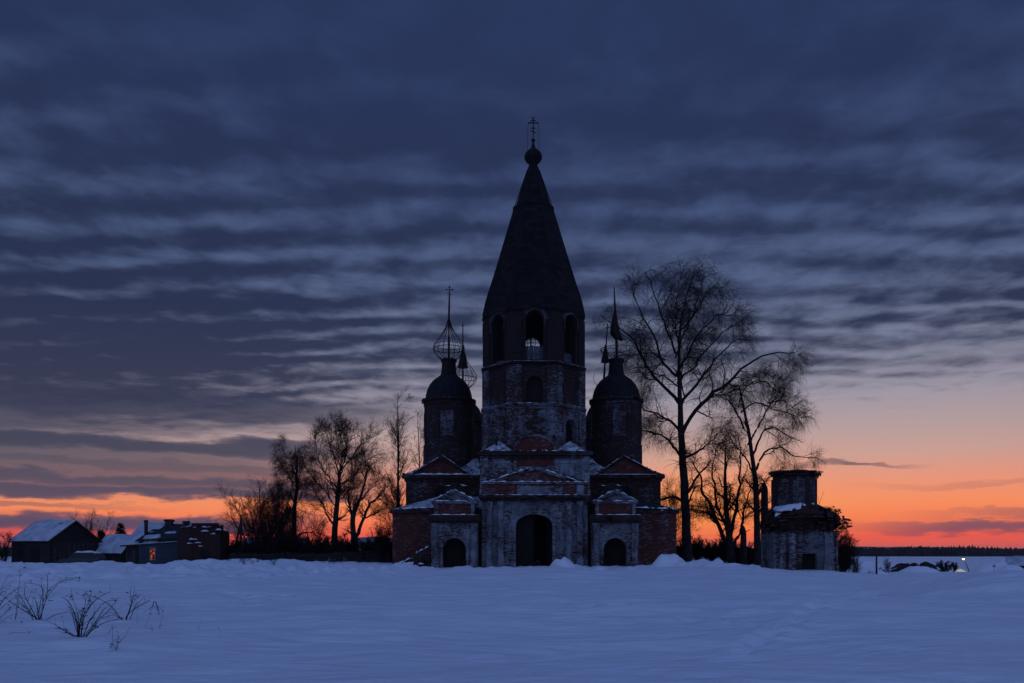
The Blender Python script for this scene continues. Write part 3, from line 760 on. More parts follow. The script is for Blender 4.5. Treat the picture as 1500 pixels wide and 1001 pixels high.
c.box(cx-.26, cx+.26, cy-.03, cy+.03, 42.62, 42.69); c.beam((cx-.24,cy,41.72),(cx+.24,cy,41.5), .05, .08); c.box(cx-.18, cx+.18, cy-.03, cy+.03, 41.9, 41.98)
for t in (-.2, 0, .2): c.beam((cx+t*.2,cy,42.85),(cx+t,cy,43.0), .04, .04)
part(c, 'cross', 'iron', oni)
m = MB(Matrix.Translation((0,0,-.5)))
for sx in (-.49, .50): m.tube([(cx+sx,cy,42.42),(cx+sx*1.05,cy,41.4),(cx+sx*1.08,cy,40.4),(cx+sx*1.05,cy,39.5)], .018, 4)
part(m, 'cross_chain', 'iron', oni)

# ---------------- main body behind the tower, with gables and roof
bx0, bx1, by0, by1 = -10.0, 14.0, 75.0, 97.0
m = MB(); m.box(bx0, bx1, by0+.004, by1, -.5, 8.7); m.box(bx0-.12, bx1+.12, by0-.1, by1+.1, 8.2, 8.45)
body = part(m, 'nave', 'brownred', church)
for u0, u1, xx, rx in ((bx0-.35, bx0+8.4, bx0-.35, bx0), (bx1-8.4, bx1+.35, bx1, bx1)):
    m = MB(); m.ragged(u0, u1, by0-.35, by0+.2, 8.46, 8.8, .45, .1)
    for yy in np.arange(by0+.2, by1, .6): m.box(xx+random.uniform(0,.06), xx+.35, yy, yy+.58, 8.46, 8.78)
    sg_ = 1 if rx == bx0 else -1; r0_, r1_ = sorted((rx-.25*sg_, rx+.7*sg_)); m.rubble(r0_, r1_, by0-.2, by1, 8.86, 60, (.1,.34)); m.rubble(r0_, r1_, by0-.2, by0+1.5, 8.86, 24, (.1,.34)); part(m, 'nave_cornice', 'brownred', body)
m = MB(); zt = 8.78; zr = 10.6
e = [(bx0-.3,by0-.2,zt),(bx1+.3,by0-.2,zt),(bx1+.3,by1+.2,zt),(bx0-.3,by1+.2,zt)]; r_ = [(bx0+3.2,by0+2.2,zr),(bx1-3.2,by0+2.2,zr),(bx1-3.2,by1-2.2,zr),(bx0+3.2,by1-2.2,zr)]
m.add(e+r_, [(0,1,5,4),(1,2,6,5),(2,3,7,6),(3,0,4,7),(4,5,6,7)]); part(m, 'nave_roof', 'thin', body)
for g0, g1, ga in ((600, 690, 648), (872, 966, 913)):
    xl, xr, ap = wx(g0, by0), wx(g1, by0), wx(ga, by0); zb, za = 8.8, 10.62
    m = MB(); m.prism([(xl+.35, zb), (xr-.35, zb), (ap, za-.2)], by0-.02, by0+2.6); gb = part(m, 'gable', 'red', body)
    m = MB()
    for sx, ex in ((xl, ap), (xr, ap)):
        for i in range(8):
            a = i/8; c2 = (i+1)/8-.004; A_ = (sx+(ex-sx)*a, zb+(za-zb)*a); B_ = (sx+(ex-sx)*c2, zb+(za-zb)*c2); lo = .24+random.uniform(0,.08); dz = random.uniform(-.10,.03)
            if random.random() < .12: continue
            poly = [(A_[0], A_[1]-lo+dz), (B_[0], B_[1]-lo+dz), (B_[0], B_[1]+dz), (A_[0], A_[1]+dz)]
            m.prism(poly if ex > sx else poly[::-1], by0-.30+random.uniform(0,.16), by0+2.8)
    part(m, 'raking_cornice', 'brownred', gb)
    m = MB(); rake_snow(m, (xl, zb), (ap, za), by0-.3, by0+2.6, .13); rake_snow(m, (ap, za), (xr, zb), by0-.3, by0+2.6, .13)
    m.snow(xl+.2, xr-.2, by0-.36, by0, 8.81, .17 if g0 < 700 else .05, .1)
    part(m, 'snow_cover', 'cap', gb, True)
    # blind window under the gable
    xc = wx(ga, by0); m = MB(); m.ring(xc, 7.0, .75, .95, by0-.12, by0+.02, zb=5.4); m.box(xc-.95, xc+.95, by0-.1, by0, 5.2, 5.4); wf = part(m, 'window_surround', 'brownred', body)
    m = MB(); m.prism([(xc-.75, 5.4), (xc+.75, 5.4)]+[(xc+.75*math.cos(PI*i/10), 7+.75*math.sin(PI*i/10)) for i in range(11)], by0-.03, by0+.02); part(m, 'window_boards', 'door', body)
m = MB(); m.rubble(bx0+3, bx1-3, by0-.2, by0+2.2, lambda x, y: 8.85+(y-by0)*.8, 120, (.08,.26)); part(m, 'loose_bricks', 'brownred', body)['kind'] = 'stuff'
# ---------------- low side blocks with their own small portals
def side_block(sg):
    X = lambda v: CX0 + sg*(v)                      # v = distance from the axis
    def bx(mb, a, c, *r): p, q = sorted((X(a), X(c))); mb.box(p, q, *r)
    m = MB(); bx(m, 4.66, 12.65, 71.0, 74.99, -.5, 5.25); blk = part(m, 'side_chapel', 'red', church)
    m = MB(); p, q = sorted((X(4.7), X(12.9))); m.ragged(p, q, 70.7, 71.1, 5.0, 5.3, .45, .12)
    for yy in np.arange(71.1, 75, .5): bx(m, 12.64, 12.9, yy, yy+.48, 5.0, 5.28)
    m.rubble(p, q, 70.75, 71.5, 5.38, 46, (.08,.26)); part(m, 'eaves_cornice', 'brownred', blk)
    zr = 6.75
    v = [(X(12.85),70.85,5.3),(X(4.7),70.85,5.3),(X(4.7),75,zr),(X(9.0),75,zr),(X(12.85),75,5.3)]
    f = [(0,1,2,3),(0,3,4)]; m = MB(); m.add(v, f if sg > 0 else [a[::-1] for a in f]); part(m, 'lean_to_roof', 'thin' if sg < 0 else 'slate', blk)
    m = MB(); p, q = sorted((X(8.6), X(12.7))); 
    rake_snow(m, (X(12.8), 5.34), (X(8.9), 5.5), 70.8, 71.5, .2); part(m, 'snow_cover', 'cap', blk, True)
    pcx = wx(665.5, 69.3) if sg < 0 else wx(901.5, 69.3); hw = 2.04
    zt = 4.55
    b = MB(Matrix.Translation((0, 69.4, 0))); b.wall(pcx-hw, pcx+hw, -.5, zt, .8, [dict(c=pcx-(.02 if sg < 0 else -.0), w=2.05, zb=-.5, zs=1.75, rise=1.02)])
    b.T = Matrix(); b.box(pcx-hw, pcx-hw+.5, 70.2, 71, -.5, zt); b.box(pcx+hw-.5, pcx+hw, 70.2, 71, -.5, zt); b.box(pcx-hw, pcx+hw, 69.4, 71, zt, zt+.2)
    po = part(b, 'side_portal', 'portal', church)
    m = MB(); m.box(pcx-1.05, pcx+1.05, 70.3, 70.4, -.5, 2.8)
    for i in range(8): m.box(pcx-1.03+i*.26, pcx-1.03+i*.26+.23, 70.26, 70.3, -.5, 2.75)
    part(m, 'door_leaf', 'door', po)
    m = MB(); m.ring(pcx, 1.75, 1.03, 1.24, 69.28, 69.42, zb=-.4, n=16); m.ring(pcx, 1.75, 1.241, 1.4, 69.34, 69.42, zb=1.3, n=16); m.box(pcx-.12, pcx+.12, 69.26, 69.42, 2.8, 3.3)
    part(m, 'portal_arch', 'portal', po)
    for s2 in (-1, 1):
        m = MB(); cxx = pcx+s2*1.68
        m.lathe([(.36,-.5),(.36,.55),(.28,.65),(.275,3.55),(.32,3.62),(.27,3.7),(.36,3.85),(.38,4.05)], (cxx, 69.3, 0), 12)
        part(m, 'portal_column', 'portal', po, True)
    m = MB(); m.ragged(pcx-hw-.15, pcx+hw+.15, 69.0, 69.5, 4.06, 4.25, .4, .08); m.ragged(pcx-hw-.25, pcx+hw+.25, 68.8, 69.5, 4.255, 4.75, .45, .06); m.box(pcx-hw, pcx+hw, 69.5, 71, 4.06, 4.7)
    part(m, 'portal_cornice', 'tier_upper', po)
    m = MB(); m.box(pcx-1.72, pcx+1.72, 69.2, 71.2, 4.76, 5.75); at = part(m, 'attic', 'red', po)
    m = MB(); m.ragged(pcx-1.95, pcx+1.95, 69.0, 71.2, 5.75, 5.95, .4, .12)
    for s2 in (-1, 1): m.box(pcx+s2*1.6-.15, pcx+s2*1.6+.15, 69.1, 69.3, 4.8, 5.74)
    zb, za = 5.96, 7.0
    m.prism([(pcx-1.5, zb), (pcx+1.5, zb), (pcx, za-.25)], 69.5, 71.5)
    for sx in (-1, 1):
        for i in range(6):
            a = i/6; c2 = (i+1)/6-.004; A_ = (pcx+sx*1.95*(1-a), zb+(za-zb)*a); B_ = (pcx+sx*1.95*(1-c2), zb+(za-zb)*c2); lo = .2+random.uniform(0,.08)
            poly = [(A_[0],A_[1]-lo),(B_[0],B_[1]-lo),B_,A_]; m.prism(poly if sx < 0 else poly[::-1], 69.05+random.uniform(0,.12), 71.6)
    part(m, 'pediment', 'portal', po)
    # a second, smaller broken gable behind
    m = MB(); m.prism([(pcx-1.2, 6.3), (pcx+1.2, 6.3), (pcx+.85, 7.35), (pcx+.2, 7.72), (pcx-.3, 7.72), (pcx-.9, 7.3)], 71.6, 72.4); m.rubble(pcx-1, pcx+1, 71.6, 72.3, lambda x, y: 7.75-.5*abs(x-pcx), 26, (.08,.22)); part(m, 'back_gable', 'tier_upper', po)
    m = MB(); k = 1 if sg < 0 else .75
    rake_snow(m, (pcx-1.95, zb), (pcx, za), 69.05, 71, .17*k); rake_snow(m, (pcx, za), (pcx+1.95, zb), 69.05, 71, .17*k)
    m.snow(pcx-2.2, pcx+2.2, 68.8, 69.2, 4.76, .10, .25); m.snow(pcx-1.7, pcx+1.7, 69.0, 69.5, 5.96, .12, .3); m.snow(pcx-1.0, pcx+1.0, 71.6, 72.4, 7.5, .2, .2)
    part(m, 'snow_cover', 'cap', po, True)
side_block(-1); side_block(1)
m = MB()
for c_, hw_ in ((wx(665.5, 69.3), 2.0), (wx(901.5, 69.3), 2.0)):
    m.rubble(c_-hw_, c_+hw_, 69.2, 70.6, lambda x, y: 6.98-.52*abs(x-c_), 40, (.07,.2)); m.rubble(c_-1.2, c_+1.2, 71.6, 72.4, 7.5, 18, (.1,.28))
m.rubble(-2.4, 6.4, 69.5, 70.0, lambda x, y: 7.75+1.2*max(0, 1-abs(x-1.95)/4.4), 70, (.07,.2)); m.rubble(-2.9, 6.9, 69.6, 70.2, 10.42, 60, (.08,.24))
for g0, g1, ga in ((600, 690, 648), (872, 966, 913)):
    a_, b_, c_ = wx(g0, 75), wx(g1, 75), wx(ga, 75); m.rubble(a_, b_, 74.8, 76, lambda x, y: 8.85+1.72*max(0, 1-abs(x-c_)/((c_-a_) if x < c_ else (b_-c_))), 60, (.09,.3))
part(m, 'chipped_bricks', 'brownred', church)['kind'] = 'stuff'
# ---------------- the four drums with their domes and what is left of the onion frames
def drum(name, X, Y, R, frame, lab):
    z0 = 8.9; k = 24; m = MB()
    m.lathe([(R*1.05,z0),(R*1.05,11.9),(R*1.0,12.0),(R*1.0,16.1)], (X,Y,0), k); d = part(m, 'drum', 'drum', church, label=lab)
    m = MB(); m.lathe([(R*1.0,15.7),(R*1.04,15.75),(R*1.04,15.95),(R*1.0,16.0)], (X,Y,0), k); 
    for i in range(36):
        if random.random() < .08: continue
        a0 = 2*PI*i/36; a1 = 2*PI*(i+1)/36-.01; rr = R*1.11+random.uniform(-.1,.04)
        m.lathe([(R*.9,16.1),(rr,16.12),(rr,16.36),(R*.9,16.4)], (X,Y,0), 2, a0, a1)
    part(m, 'cornice', 'drum', d)
    m = MB()
    for a in np.arange(8)*PI/4+PI/8:
        m.T = Matrix.Translation((X,Y,0)) @ Matrix.Rotation(a, 4, 'Z') @ Matrix.Translation((0,-R*.985,0)); m.box(-.16,.16,-.1,.1,12.0,15.7)
    for a in np.arange(4)*PI/2:
        m.T = Matrix.Translation((X,Y,0)) @ Matrix.Rotation(a, 4, 'Z') @ Matrix.Translation((0,-R*.985,0)); pass
    m.T = Matrix(); part(m, 'pilaster', 'drum', d)
    m = MB()
    for a in np.arange(4)*PI/2:
        m.T = Matrix.Translation((X,Y,0)) @ Matrix.Rotation(a, 4, 'Z') @ Matrix.Translation((0,-R*.985,0)); m.box(-.62,.62,-.05,.1,12.6,15.0)
        part(m, 'blind_window', 'tier_mid', d); m = MB()
    m = MB(); Rd = R*.965
    m.lathe([(R*1.06,16.36),(Rd*1.0,16.45),(Rd*.985,16.8),(Rd*.93,17.3),(Rd*.82,17.85),(Rd*.66,18.3),(Rd*.48,18.6),(R*.36,18.8)], (X,Y,0), 28); dm = part(m, 'dome', 'dome', d, True)
    m = MB(); m.lathe([(.92,18.4),(.84,18.7),(.74,19.2),(.68,19.9),(.70,20.1),(.80,20.2),(.80,20.36),(.6,20.38)], (X,Y,0), 18); m.rubble(X-.6,X+.6,Y-.6,Y+.6,20.42,8,(.06,.14))
    part(m, 'neck', 'dome', d, True)
    if random.random() < 2:
        m = MB(); m.tube([(X-.3*R,Y-R*.9,11.95),(X,Y-R*1.02,12.0),(X+.3*R,Y-R*.9,11.95)], .03, 4)
    return d
def meridian(X, Y, a, z0=20.3, rmax=1.54, ztop=24.3, wob=0.):
    pts = []
    for t in np.linspace(0, 1, 15):
        zz = z0+(ztop-z0)*t
        r = np.interp(t, [0,.05,.12,.20,.28,.36,.46,.56,.68,.82,1.0], [.62,.92,1.26,1.46,1.54,1.50,1.28,.98,.60,.30,.10])/1.54*rmax
        pts.append((X+r*math.cos(a)+wob*math.sin(t*5), Y+r*math.sin(a), zz))
    return pts
def hoop(m, X, Y, z, r, n=22, a0=0, a1=2*PI, tilt=0, rad=.035):
    pts = [(X+r*math.cos(a0+(a1-a0)*i/n), Y+r*math.sin(a0+(a1-a0)*i/n), z+tilt*math.cos(a0+(a1-a0)*i/n)) for i in range(n+1)]
    m.tube(pts, rad, 4)
def orth_cross(m, X, Y, z, s):
    m.box(X-.03, X+.03, Y-.03, Y+.03, z, z+1.6*s); m.box(X-.42*s, X+.42*s, Y-.02, Y+.02, z+1.0*s, z+1.07*s); m.box(X-.22*s, X+.22*s, Y-.02, Y+.02, z+1.25*s, z+1.31*s)
    m.beam((X-.25*s,Y,z+.55*s),(X+.25*s,Y,z+.4*s), .04, .05)
    for q in (-.42, .42): m.box(X+q*s-.05, X+q*s+.05, Y-.02, Y+.02, z+.93*s, z+1.13*s)
# front left: whole cage
X, Y = wx(657.5, 78), 78; d = drum('drum', X, Y, 2.38, 0, 'drum with a whole bare wire onion frame')
m = MB()
for i in range(16): m.tube(meridian(X, Y, 2*PI*i/16+.1), .026, 4)
hoop(m, X, Y, 21.42, 1.54); hoop(m, X, Y, 21.75, 1.50, rad=.025); hoop(m, X, Y, 20.36, .72)
of = part(m, 'onion_frame', 'iron', d)
m = MB(); m.tube([(X,Y,20.3),(X,Y,22.6)], .12, 6); m.tube([(X,Y,22.6),(X,Y,24.2),(X+.03,Y,25.5),(X+.06,Y,27.2)], [.06,.10,.10,.05], 6); orth_cross(m, X+.06, Y, 26.4, .8)
part(m, 'spire', 'iron', d)
# front right: ring, a few ribs and a rag of tin on the spire
X, Y = wx(902.5, 78), 78; d = drum('drum', X, Y, 2.42, 0, 'drum with a torn rag of tin hanging on its spire')
m = MB()
for i in (1, 4, 7, 10, 12): m.tube(meridian(X, Y, 2*PI*i/16)[:6], .026, 4)
hoop(m, X, Y, 21.42, 1.54, tilt=.06); hoop(m, X, Y, 21.15, 1.42, a0=.5, a1=4.6, tilt=-.10, rad=.028); hoop(m, X, Y, 20.36, .72)
part(m, 'onion_frame', 'iron', d)
m = MB(); m.tube([(X+.05,Y,20.3),(X,Y,23.6)], .12, 6); m.tube([(X,Y,23.6),(X-.12,Y,25.8),(X-.2,Y,27.5)], [.09,.09,.05], 6); sp = part(m, 'spire', 'iron', d)
m = MB(); n = 10; rows = [(25.5,.08,-.1,-.1),(24.9,.16,-.1,0),(24.2,.31,-.10,.05),(23.5,.47,-.06,.2),(22.95,.58,.05,.3),(22.5,.48,.28,.2)]
v = []; 
for zz, r, ox, oy in rows:
    for i in range(n): a = .2+5.2*i/(n-1); v.append((X+ox+r*math.cos(a)*(1+.1*math.sin(3*a+zz)), Y+oy*.3+r*math.sin(a)*.75, zz-.30*max(0, math.cos(a))*(25.6-zz)/3.1+.12*math.sin(4*a)*(25.6-zz)/3.))
m.add(v, [(k*n+i, k*n+i+1, (k+1)*n+i+1, (k+1)*n+i) for k in range(len(rows)-1) for i in range(n-1)]); part(m, 'tin_sheet', 'iron', sp)
# behind left: cage with a tin cone
X, Y = wx(678, 91), 91; d = drum('drum', X, Y, 2.40, 0, 'drum half hidden behind, its wire frame topped by a tin cone')
m = MB()
for i in range(12): m.tube(meridian(X+.15, Y, 2*PI*i/12+.2, rmax=1.45), .028, 4)
hoop(m, X+.15, Y, 21.4, 1.45, tilt=-.08); part(m, 'onion_frame', 'iron', d)
m = MB(); m.tube([(X,Y,20.3),(X,Y,22.2)], .12, 6); m.tube([(X,Y,22.2),(X,Y,25),(X,Y,27.7)], [.09,.09,.05], 6); m.box(X-.16,X+.16,Y-.03,Y+.03,27.35,27.42); sp = part(m, 'spire', 'iron', d)
m = MB(); m.lathe([(.62,22.6),(.58,22.75),(.36,23.7),(.14,24.7),(.06,25.3)], (X,Y,0), 12, noise=.12); part(m, 'tin_cone', 'iron', sp)
# behind right: leaning spire with a small cone
X, Y = wx(887, 91), 91; d = drum('drum', X, Y, 2.40, 0, 'drum half hidden behind, with a leaning spire and small tin cone')
m = MB()
for i in (2, 5, 9): m.tube(meridian(X, Y, 2*PI*i/12+.2, rmax=1.4)[:7], .028, 4)
part(m, 'onion_frame', 'iron', d)
m = MB(); m.tube([(X-.25,Y,20.3),(X-.1,Y,22.5)], .13, 6); m.tube([(X-.1,Y,22.5),(X+.05,Y,25),(X+.25,Y,27.6)], [.1,.09,.05], 6); m.box(X+.02,X+.42,Y-.03,Y+.03,27.1,27.2); sp = part(m, 'spire', 'iron', d)
m = MB(); m.lathe([(.5,23.2),(.42,23.6),(.22,24.4),(.08,25.2)], (X-.02,Y,0), 12, noise=.15); part(m, 'tin_cone', 'iron', sp)

# ---------------- fallen beams and bricks by the left side portal
rp = thing('rubble_pile', (-8.6, 69.4, .3), 'snowy heap of fallen beams and bricks beside the left side portal', 'rubble')
m = MB()
for a, c2, w in (((-10.4,69.2,.15),(-7.3,69.9,1.9),.22),((-9.9,68.8,.2),(-7.2,69.6,1.2),.25),((-8.9,69.3,.3),(-7.1,69.8,2.0),.2),((-9.6,69.0,.2),(-7.6,69.3,.55),.3)): m.beam(a, c2, w, .14)
part(m, 'beam', 'wood', rp)
m = MB(); m.rubble(-9.4, -7.2, 68.6, 70.6, lambda x, y: .2+max(0, (x+9.4)*.45)*random.random(), 90, (.12,.34)); part(m, 'bricks', 'brownred', rp)['kind'] = 'stuff'
m = MB(); rake_snow(m, (-10.3,.28), (-8.6,1.1), 69.0, 69.5, .2); rake_snow(m, (-8.4,1.45), (-7.2,2.05), 69.5, 70.0, .16); m.snow(-9.6,-7.6,68.7,69.2,.5,.25); part(m, 'snow_cover', 'cap', rp, True)
# ================================================================== bare winter trees
def tubes(Pn, Rn, sides):
    """Pn (N,K,3) centre lines, Rn (N,K) radii -> verts, quads"""
    N, K, _ = Pn.shape
    D = np.empty_like(Pn); D[:,1:-1] = Pn[:,2:]-Pn[:,:-2]; D[:,0] = Pn[:,1]-Pn[:,0]; D[:,-1] = Pn[:,-1]-Pn[:,-2]
    D /= np.linalg.norm(D, axis=2, keepdims=True)+1e-9
    ref = np.array([.37, .21, .9]); ref2 = np.array([.9, .3, -.2])
    a = np.cross(D, ref); bad = np.linalg.norm(a, axis=2) < .15; a[bad] = np.cross(D[bad], ref2)
    a /= np.linalg.norm(a, axis=2, keepdims=True)+1e-9; b = np.cross(D, a)
    t = np.arange(sides)*2*PI/sides
    V = Pn[:,:,None,:]+Rn[:,:,None,None]*(a[:,:,None,:]*np.cos(t)[:,None]+b[:,:,None,:]*np.sin(t)[:,None])
    base = (np.arange(N)*K*sides)[:,None,None]; k = (np.arange(K-1)*sides)[None,:,None]; i = np.arange(sides)[None,None,:]; j = (i+1) % sides
    Q = np.stack([base+k+i, base+k+j, base+k+sides+j, base+k+sides+i], -1).reshape(-1, 4)
    return V.reshape(-1, 3), Q
def resample(pts, rad, K):
    pts = np.array(pts, float); seg = np.linalg.norm(np.diff(pts, axis=0), axis=1); s = np.concatenate([[0], np.cumsum(seg)]); t = np.linspace(0, s[-1], K)
    # smooth the corners a little
    out = np.stack([np.interp(t, s, pts[:,i]) for i in range(3)], 1)
    for _ in range(2): out[1:-1] = .25*out[:-2]+.5*out[1:-1]+.25*out[2:]
    return out, np.interp(t, s, rad)
def nrm(v): return v/(np.linalg.norm(v, axis=-1, keepdims=True)+1e-9)
def sprout(rng, Pp, Rp, m, t0, t1, ang, length, K, trop, wander, rfac, rmin, rend=.35, pull=1.0, flat=1.0):
    """children of the parent lines: m per line"""
    N, Kp, _ = Pp.shape
    t = rng.uniform(t0, t1, (N, m)); f = t*(Kp-1); i = np.minimum(f.astype(int), Kp-2); w = (f-i)[...,None]; n = np.arange(N)[:,None]
    pos = (Pp[n,i]*(1-w)+Pp[n,i+1]*w).reshape(-1, 3); d0 = nrm((Pp[n,i+1]-Pp[n,i]).reshape(-1, 3)); pr = (Rp[n,i]*(1-w[...,0])+Rp[n,i+1]*w[...,0]).ravel()
    q = nrm(rng.normal(size=pos.shape)*np.array([1, flat, 1])); perp = nrm(q-d0*(q*d0).sum(1, keepdims=True))
    a = rng.uniform(ang[0], ang[1], len(pos))[:,None]
    d = d0*np.cos(a)+perp*np.sin(a)
    tt = t.ravel()
    L = rng.uniform(length[0], length[1], len(pos))*(1-.55*tt**2)
    C = np.empty((len(pos), K, 3)); C[:,0] = pos; step = (L/(K-1))[:,None]
    for k in range(1, K):
        d = nrm(d+rng.normal(size=d.shape)*wander+np.array([0,0,trop*(pull if k > 1 else .5)])); C[:,k] = C[:,k-1]+d*step
    r0 = np.maximum(pr*rfac*rng.uniform(.7, 1.05, len(pos)), rmin)
    R = r0[:,None]*np.linspace(1, rend, K)[None]; return C, np.maximum(R, rmin*.6)
def make_tree(name, base_xyz, mains, spec, label, cat='tree', group=None, seed=1, bark='bark', twig='twig', trunk_n=1):
    """mains: list of (points, radii) in world space; the first trunk_n form the trunk"""
    rng = np.random.default_rng(seed)
    root = thing(name, base_xyz, label, cat, group); off = np.array(base_xyz)
    K = 18; res = [resample(p, r, K) for p, r in mains]
    for i, (p, r) in enumerate(res):                       # a natural wobble
        ln = np.linalg.norm(p[-1]-p[0]); wob = np.cumsum(rng.normal(size=p.shape), 0)*ln*.0045; wob -= wob[0]
        p += wob*(.5 if i < trunk_n else 2.4)
    tP = np.stack([p for p, r in res[:trunk_n]]); tR = np.stack([r for p, r in res[:trunk_n]])
    V, Q = tubes(tP-off, tR, 9)
    tr = npmesh('trunk', V, Q, M[bark], root, True)
    lists = []
    if len(res) > trunk_n:
        lP = np.stack([p for p, r in res[trunk_n:]]); lR = np.stack([r for p, r in res[trunk_n:]]); lists.append((lP, lR, 6))
        allP = np.concatenate([tP, lP]); allR = np.concatenate([tR, lR])
    else: allP, allR = tP, tR
    parents = {0: (allP, allR)}; lev = 1
    for sp in spec:
        par = [parents[q] for q in sp.pop('on', [lev-1])] if True else None
        outP = []; outR = []
        for pp, rr in par:
            c, r = sprout(rng, pp, rr, **sp); outP.append(c); outR.append(r)
        c = np.concatenate(outP); r = np.concatenate(outR); parents[lev] = (c, r)
        lists.append((c, r, 5 if lev == 1 else 3)); lev += 1
    Vs = []; Qs = []; o = 0
    for c, r, sd in lists:
        V, Q = tubes(c-off, r, sd); Vs.append(V); Qs.append(Q+o); o += len(V)
    npmesh('crown', np.concatenate(Vs), np.concatenate(Qs), M[twig], root, False)
    return root
def crop(ox, oy, k): return lambda x, y: (ox+x*k, oy+y*k)
def lines(cv, Y, base_r, items, rng, spread=2.2):
    """turn outlines seen in the photo into limbs with their own depth"""
    out = []
    for pts, r0, r1 in items:
        n = len(pts); a = rng.uniform(-spread, spread); res = []
        for i, (x, y) in enumerate(pts):
            px, py = cv(x, y); yy = Y + (a*(i/(n-1)) if n > 1 else 0); res.append(P(px, py, yy))
        out.append(([tuple(q) for q in res], list(np.linspace(r0, r1, n))))
    return out
# ---- the big birch right of the church
cvR = crop(860, 360, .4793); Yb = 82.; rg = np.random.default_rng(4)
tr = [([(305,985),(304,950),(300,860),(295,720),(291,650),(290,580),(281,520),(280,460),(273,390),(270,330),(280,250),(290,180),(318,95)], None, None)]
tp = [tuple(P(*cvR(x, y), Yb)) for x, y in tr[0][0]]
trR = [.62,.52,.45,.41,.37,.33,.28,.23,.19,.15,.11,.07,.025]
L = lines(cvR, Yb, 0, [
    ([(292,650),(272,615),(250,590),(210,572),(172,562)], .17, .05), ([(287,570),(262,540),(240,520),(205,502),(172,495)], .15, .05),
    ([(280,480),(255,455),(232,432),(205,400),(170,340),(140,285),(100,235),(60,205)], .20, .03), ([(273,400),(240,355),(230,290),(210,250),(180,200),(165,150)], .14, .03),
    ([(270,330),(252,265),(240,200),(205,135),(178,88)], .12, .025), ([(290,575),(325,512),(380,460),(430,420),(470,372),(530,355),(605,352)], .24, .04),
    ([(281,480),(320,430),(350,380),(390,350),(440,300),(480,288)], .17, .03), ([(272,395),(308,332),(330,282),(370,240),(410,212),(455,222)], .14, .03),
    ([(280,260),(318,220),(350,160),(372,118)], .10, .02), ([(291,650),(340,632),(382,600),(420,560)], .15, .03),
    ([(286,540),(310,470),(300,420),(312,365),(325,310)], .12, .025), ([(277,430),(250,402),(205,392),(160,395)], .09, .02),
    ([(270,345),(290,280),(300,220),(330,150),(345,80)], .10, .02), ([(279,300),(262,230),(262,160),(270,100)], .09, .02),
    ([(276,420),(320,380),(365,320),(420,270),(470,250)], .12, .025), ([(240,350),(200,330),(150,330),(110,340)], .08, .02),
    ([(380,460),(420,455),(460,440),(500,455)], .10, .02), ([(430,420),(480,420),(540,400),(600,420)], .09, .02)], rg, 4.5)
droop = [dict(m=15, t0=.15, t1=1., ang=(.35,1.05), length=(2.0,5.4), K=10, trop=.03, wander=.24, rfac=.48, rmin=.024, flat=.9),
         dict(m=11, t0=.12, t1=1., ang=(.4,1.15), length=(.8,2.4), K=7, trop=-.10, wander=.22, rfac=.5, rmin=.012, flat=1.),
         dict(m=10, t0=.15, t1=1., ang=(.3,1.2), length=(.7,2.4), K=6, trop=-.28, wander=.12, rfac=.5, rmin=.0052, on=[2]),
         ]
bz = H(wx(1003,Yb), Yb)
make_tree('birch_tree', (wx(1003,Yb), Yb, bz), [(tp, trR)]+L, [dict(s) for s in droop], 'tallest bare birch with drooping twigs, right of the church', seed=21, bark='birch')
# ---- the slimmer birch leaning over the gate ruin
Yc = 87.; rg = np.random.default_rng(14)
tp = [tuple(P(*cvR(x, y), Yc)) for x, y in [(522,985),(520,900),(512,780),(508,700),(496,640),(485,580),(470,500),(458,430)]]
L = lines(cvR, Yc, 0, [
    ([(508,700),(540,642),(590,612),(640,655),(692,660)], .14, .03), ([(503,650),(530,580),(562,545),(620,580),(672,605)], .13, .025), ([(492,610),(520,540),(552,480),(572,440)], .14, .03),
    ([(480,560),(445,500),(420,460),(395,440)], .12, .025), ([(470,510),(520,470),(600,500),(655,512)], .10, .02), ([(465,480),(480,430),(520,410),(580,420)], .09, .02),
    ([(512,760),(560,700),(610,690),(650,700)], .10, .02), ([(505,690),(470,640),(440,600),(420,560)], .10, .02), ([(552,480),(600,470),(640,510)], .07, .02)], rg, 3.5)
make_tree('birch_tree', (wx(1110,Yc), Yc, H(wx(1110,Yc),Yc)), [(tp, [.42,.36,.31,.26,.22,.18,.13,.05])]+L,
    [dict(m=12, t0=.25, t1=1., ang=(.35,1.05), length=(1.4,3.4), K=8, trop=.03, wander=.22, rfac=.5, rmin=.022), dict(m=11, t0=.15, t1=1., ang=(.4,1.1), length=(.7,2.0), K=6, trop=-.10, wander=.2, rfac=.5, rmin=.013), dict(m=8, t0=.15, t1=1., ang=(.3,1.2), length=(.6,1.9), K=5, trop=-.24, wander=.12, rfac=.5, rmin=.0052)],
    'slimmer bare birch leaning left beside the squat brick gate ruin', seed=33, bark='birch')
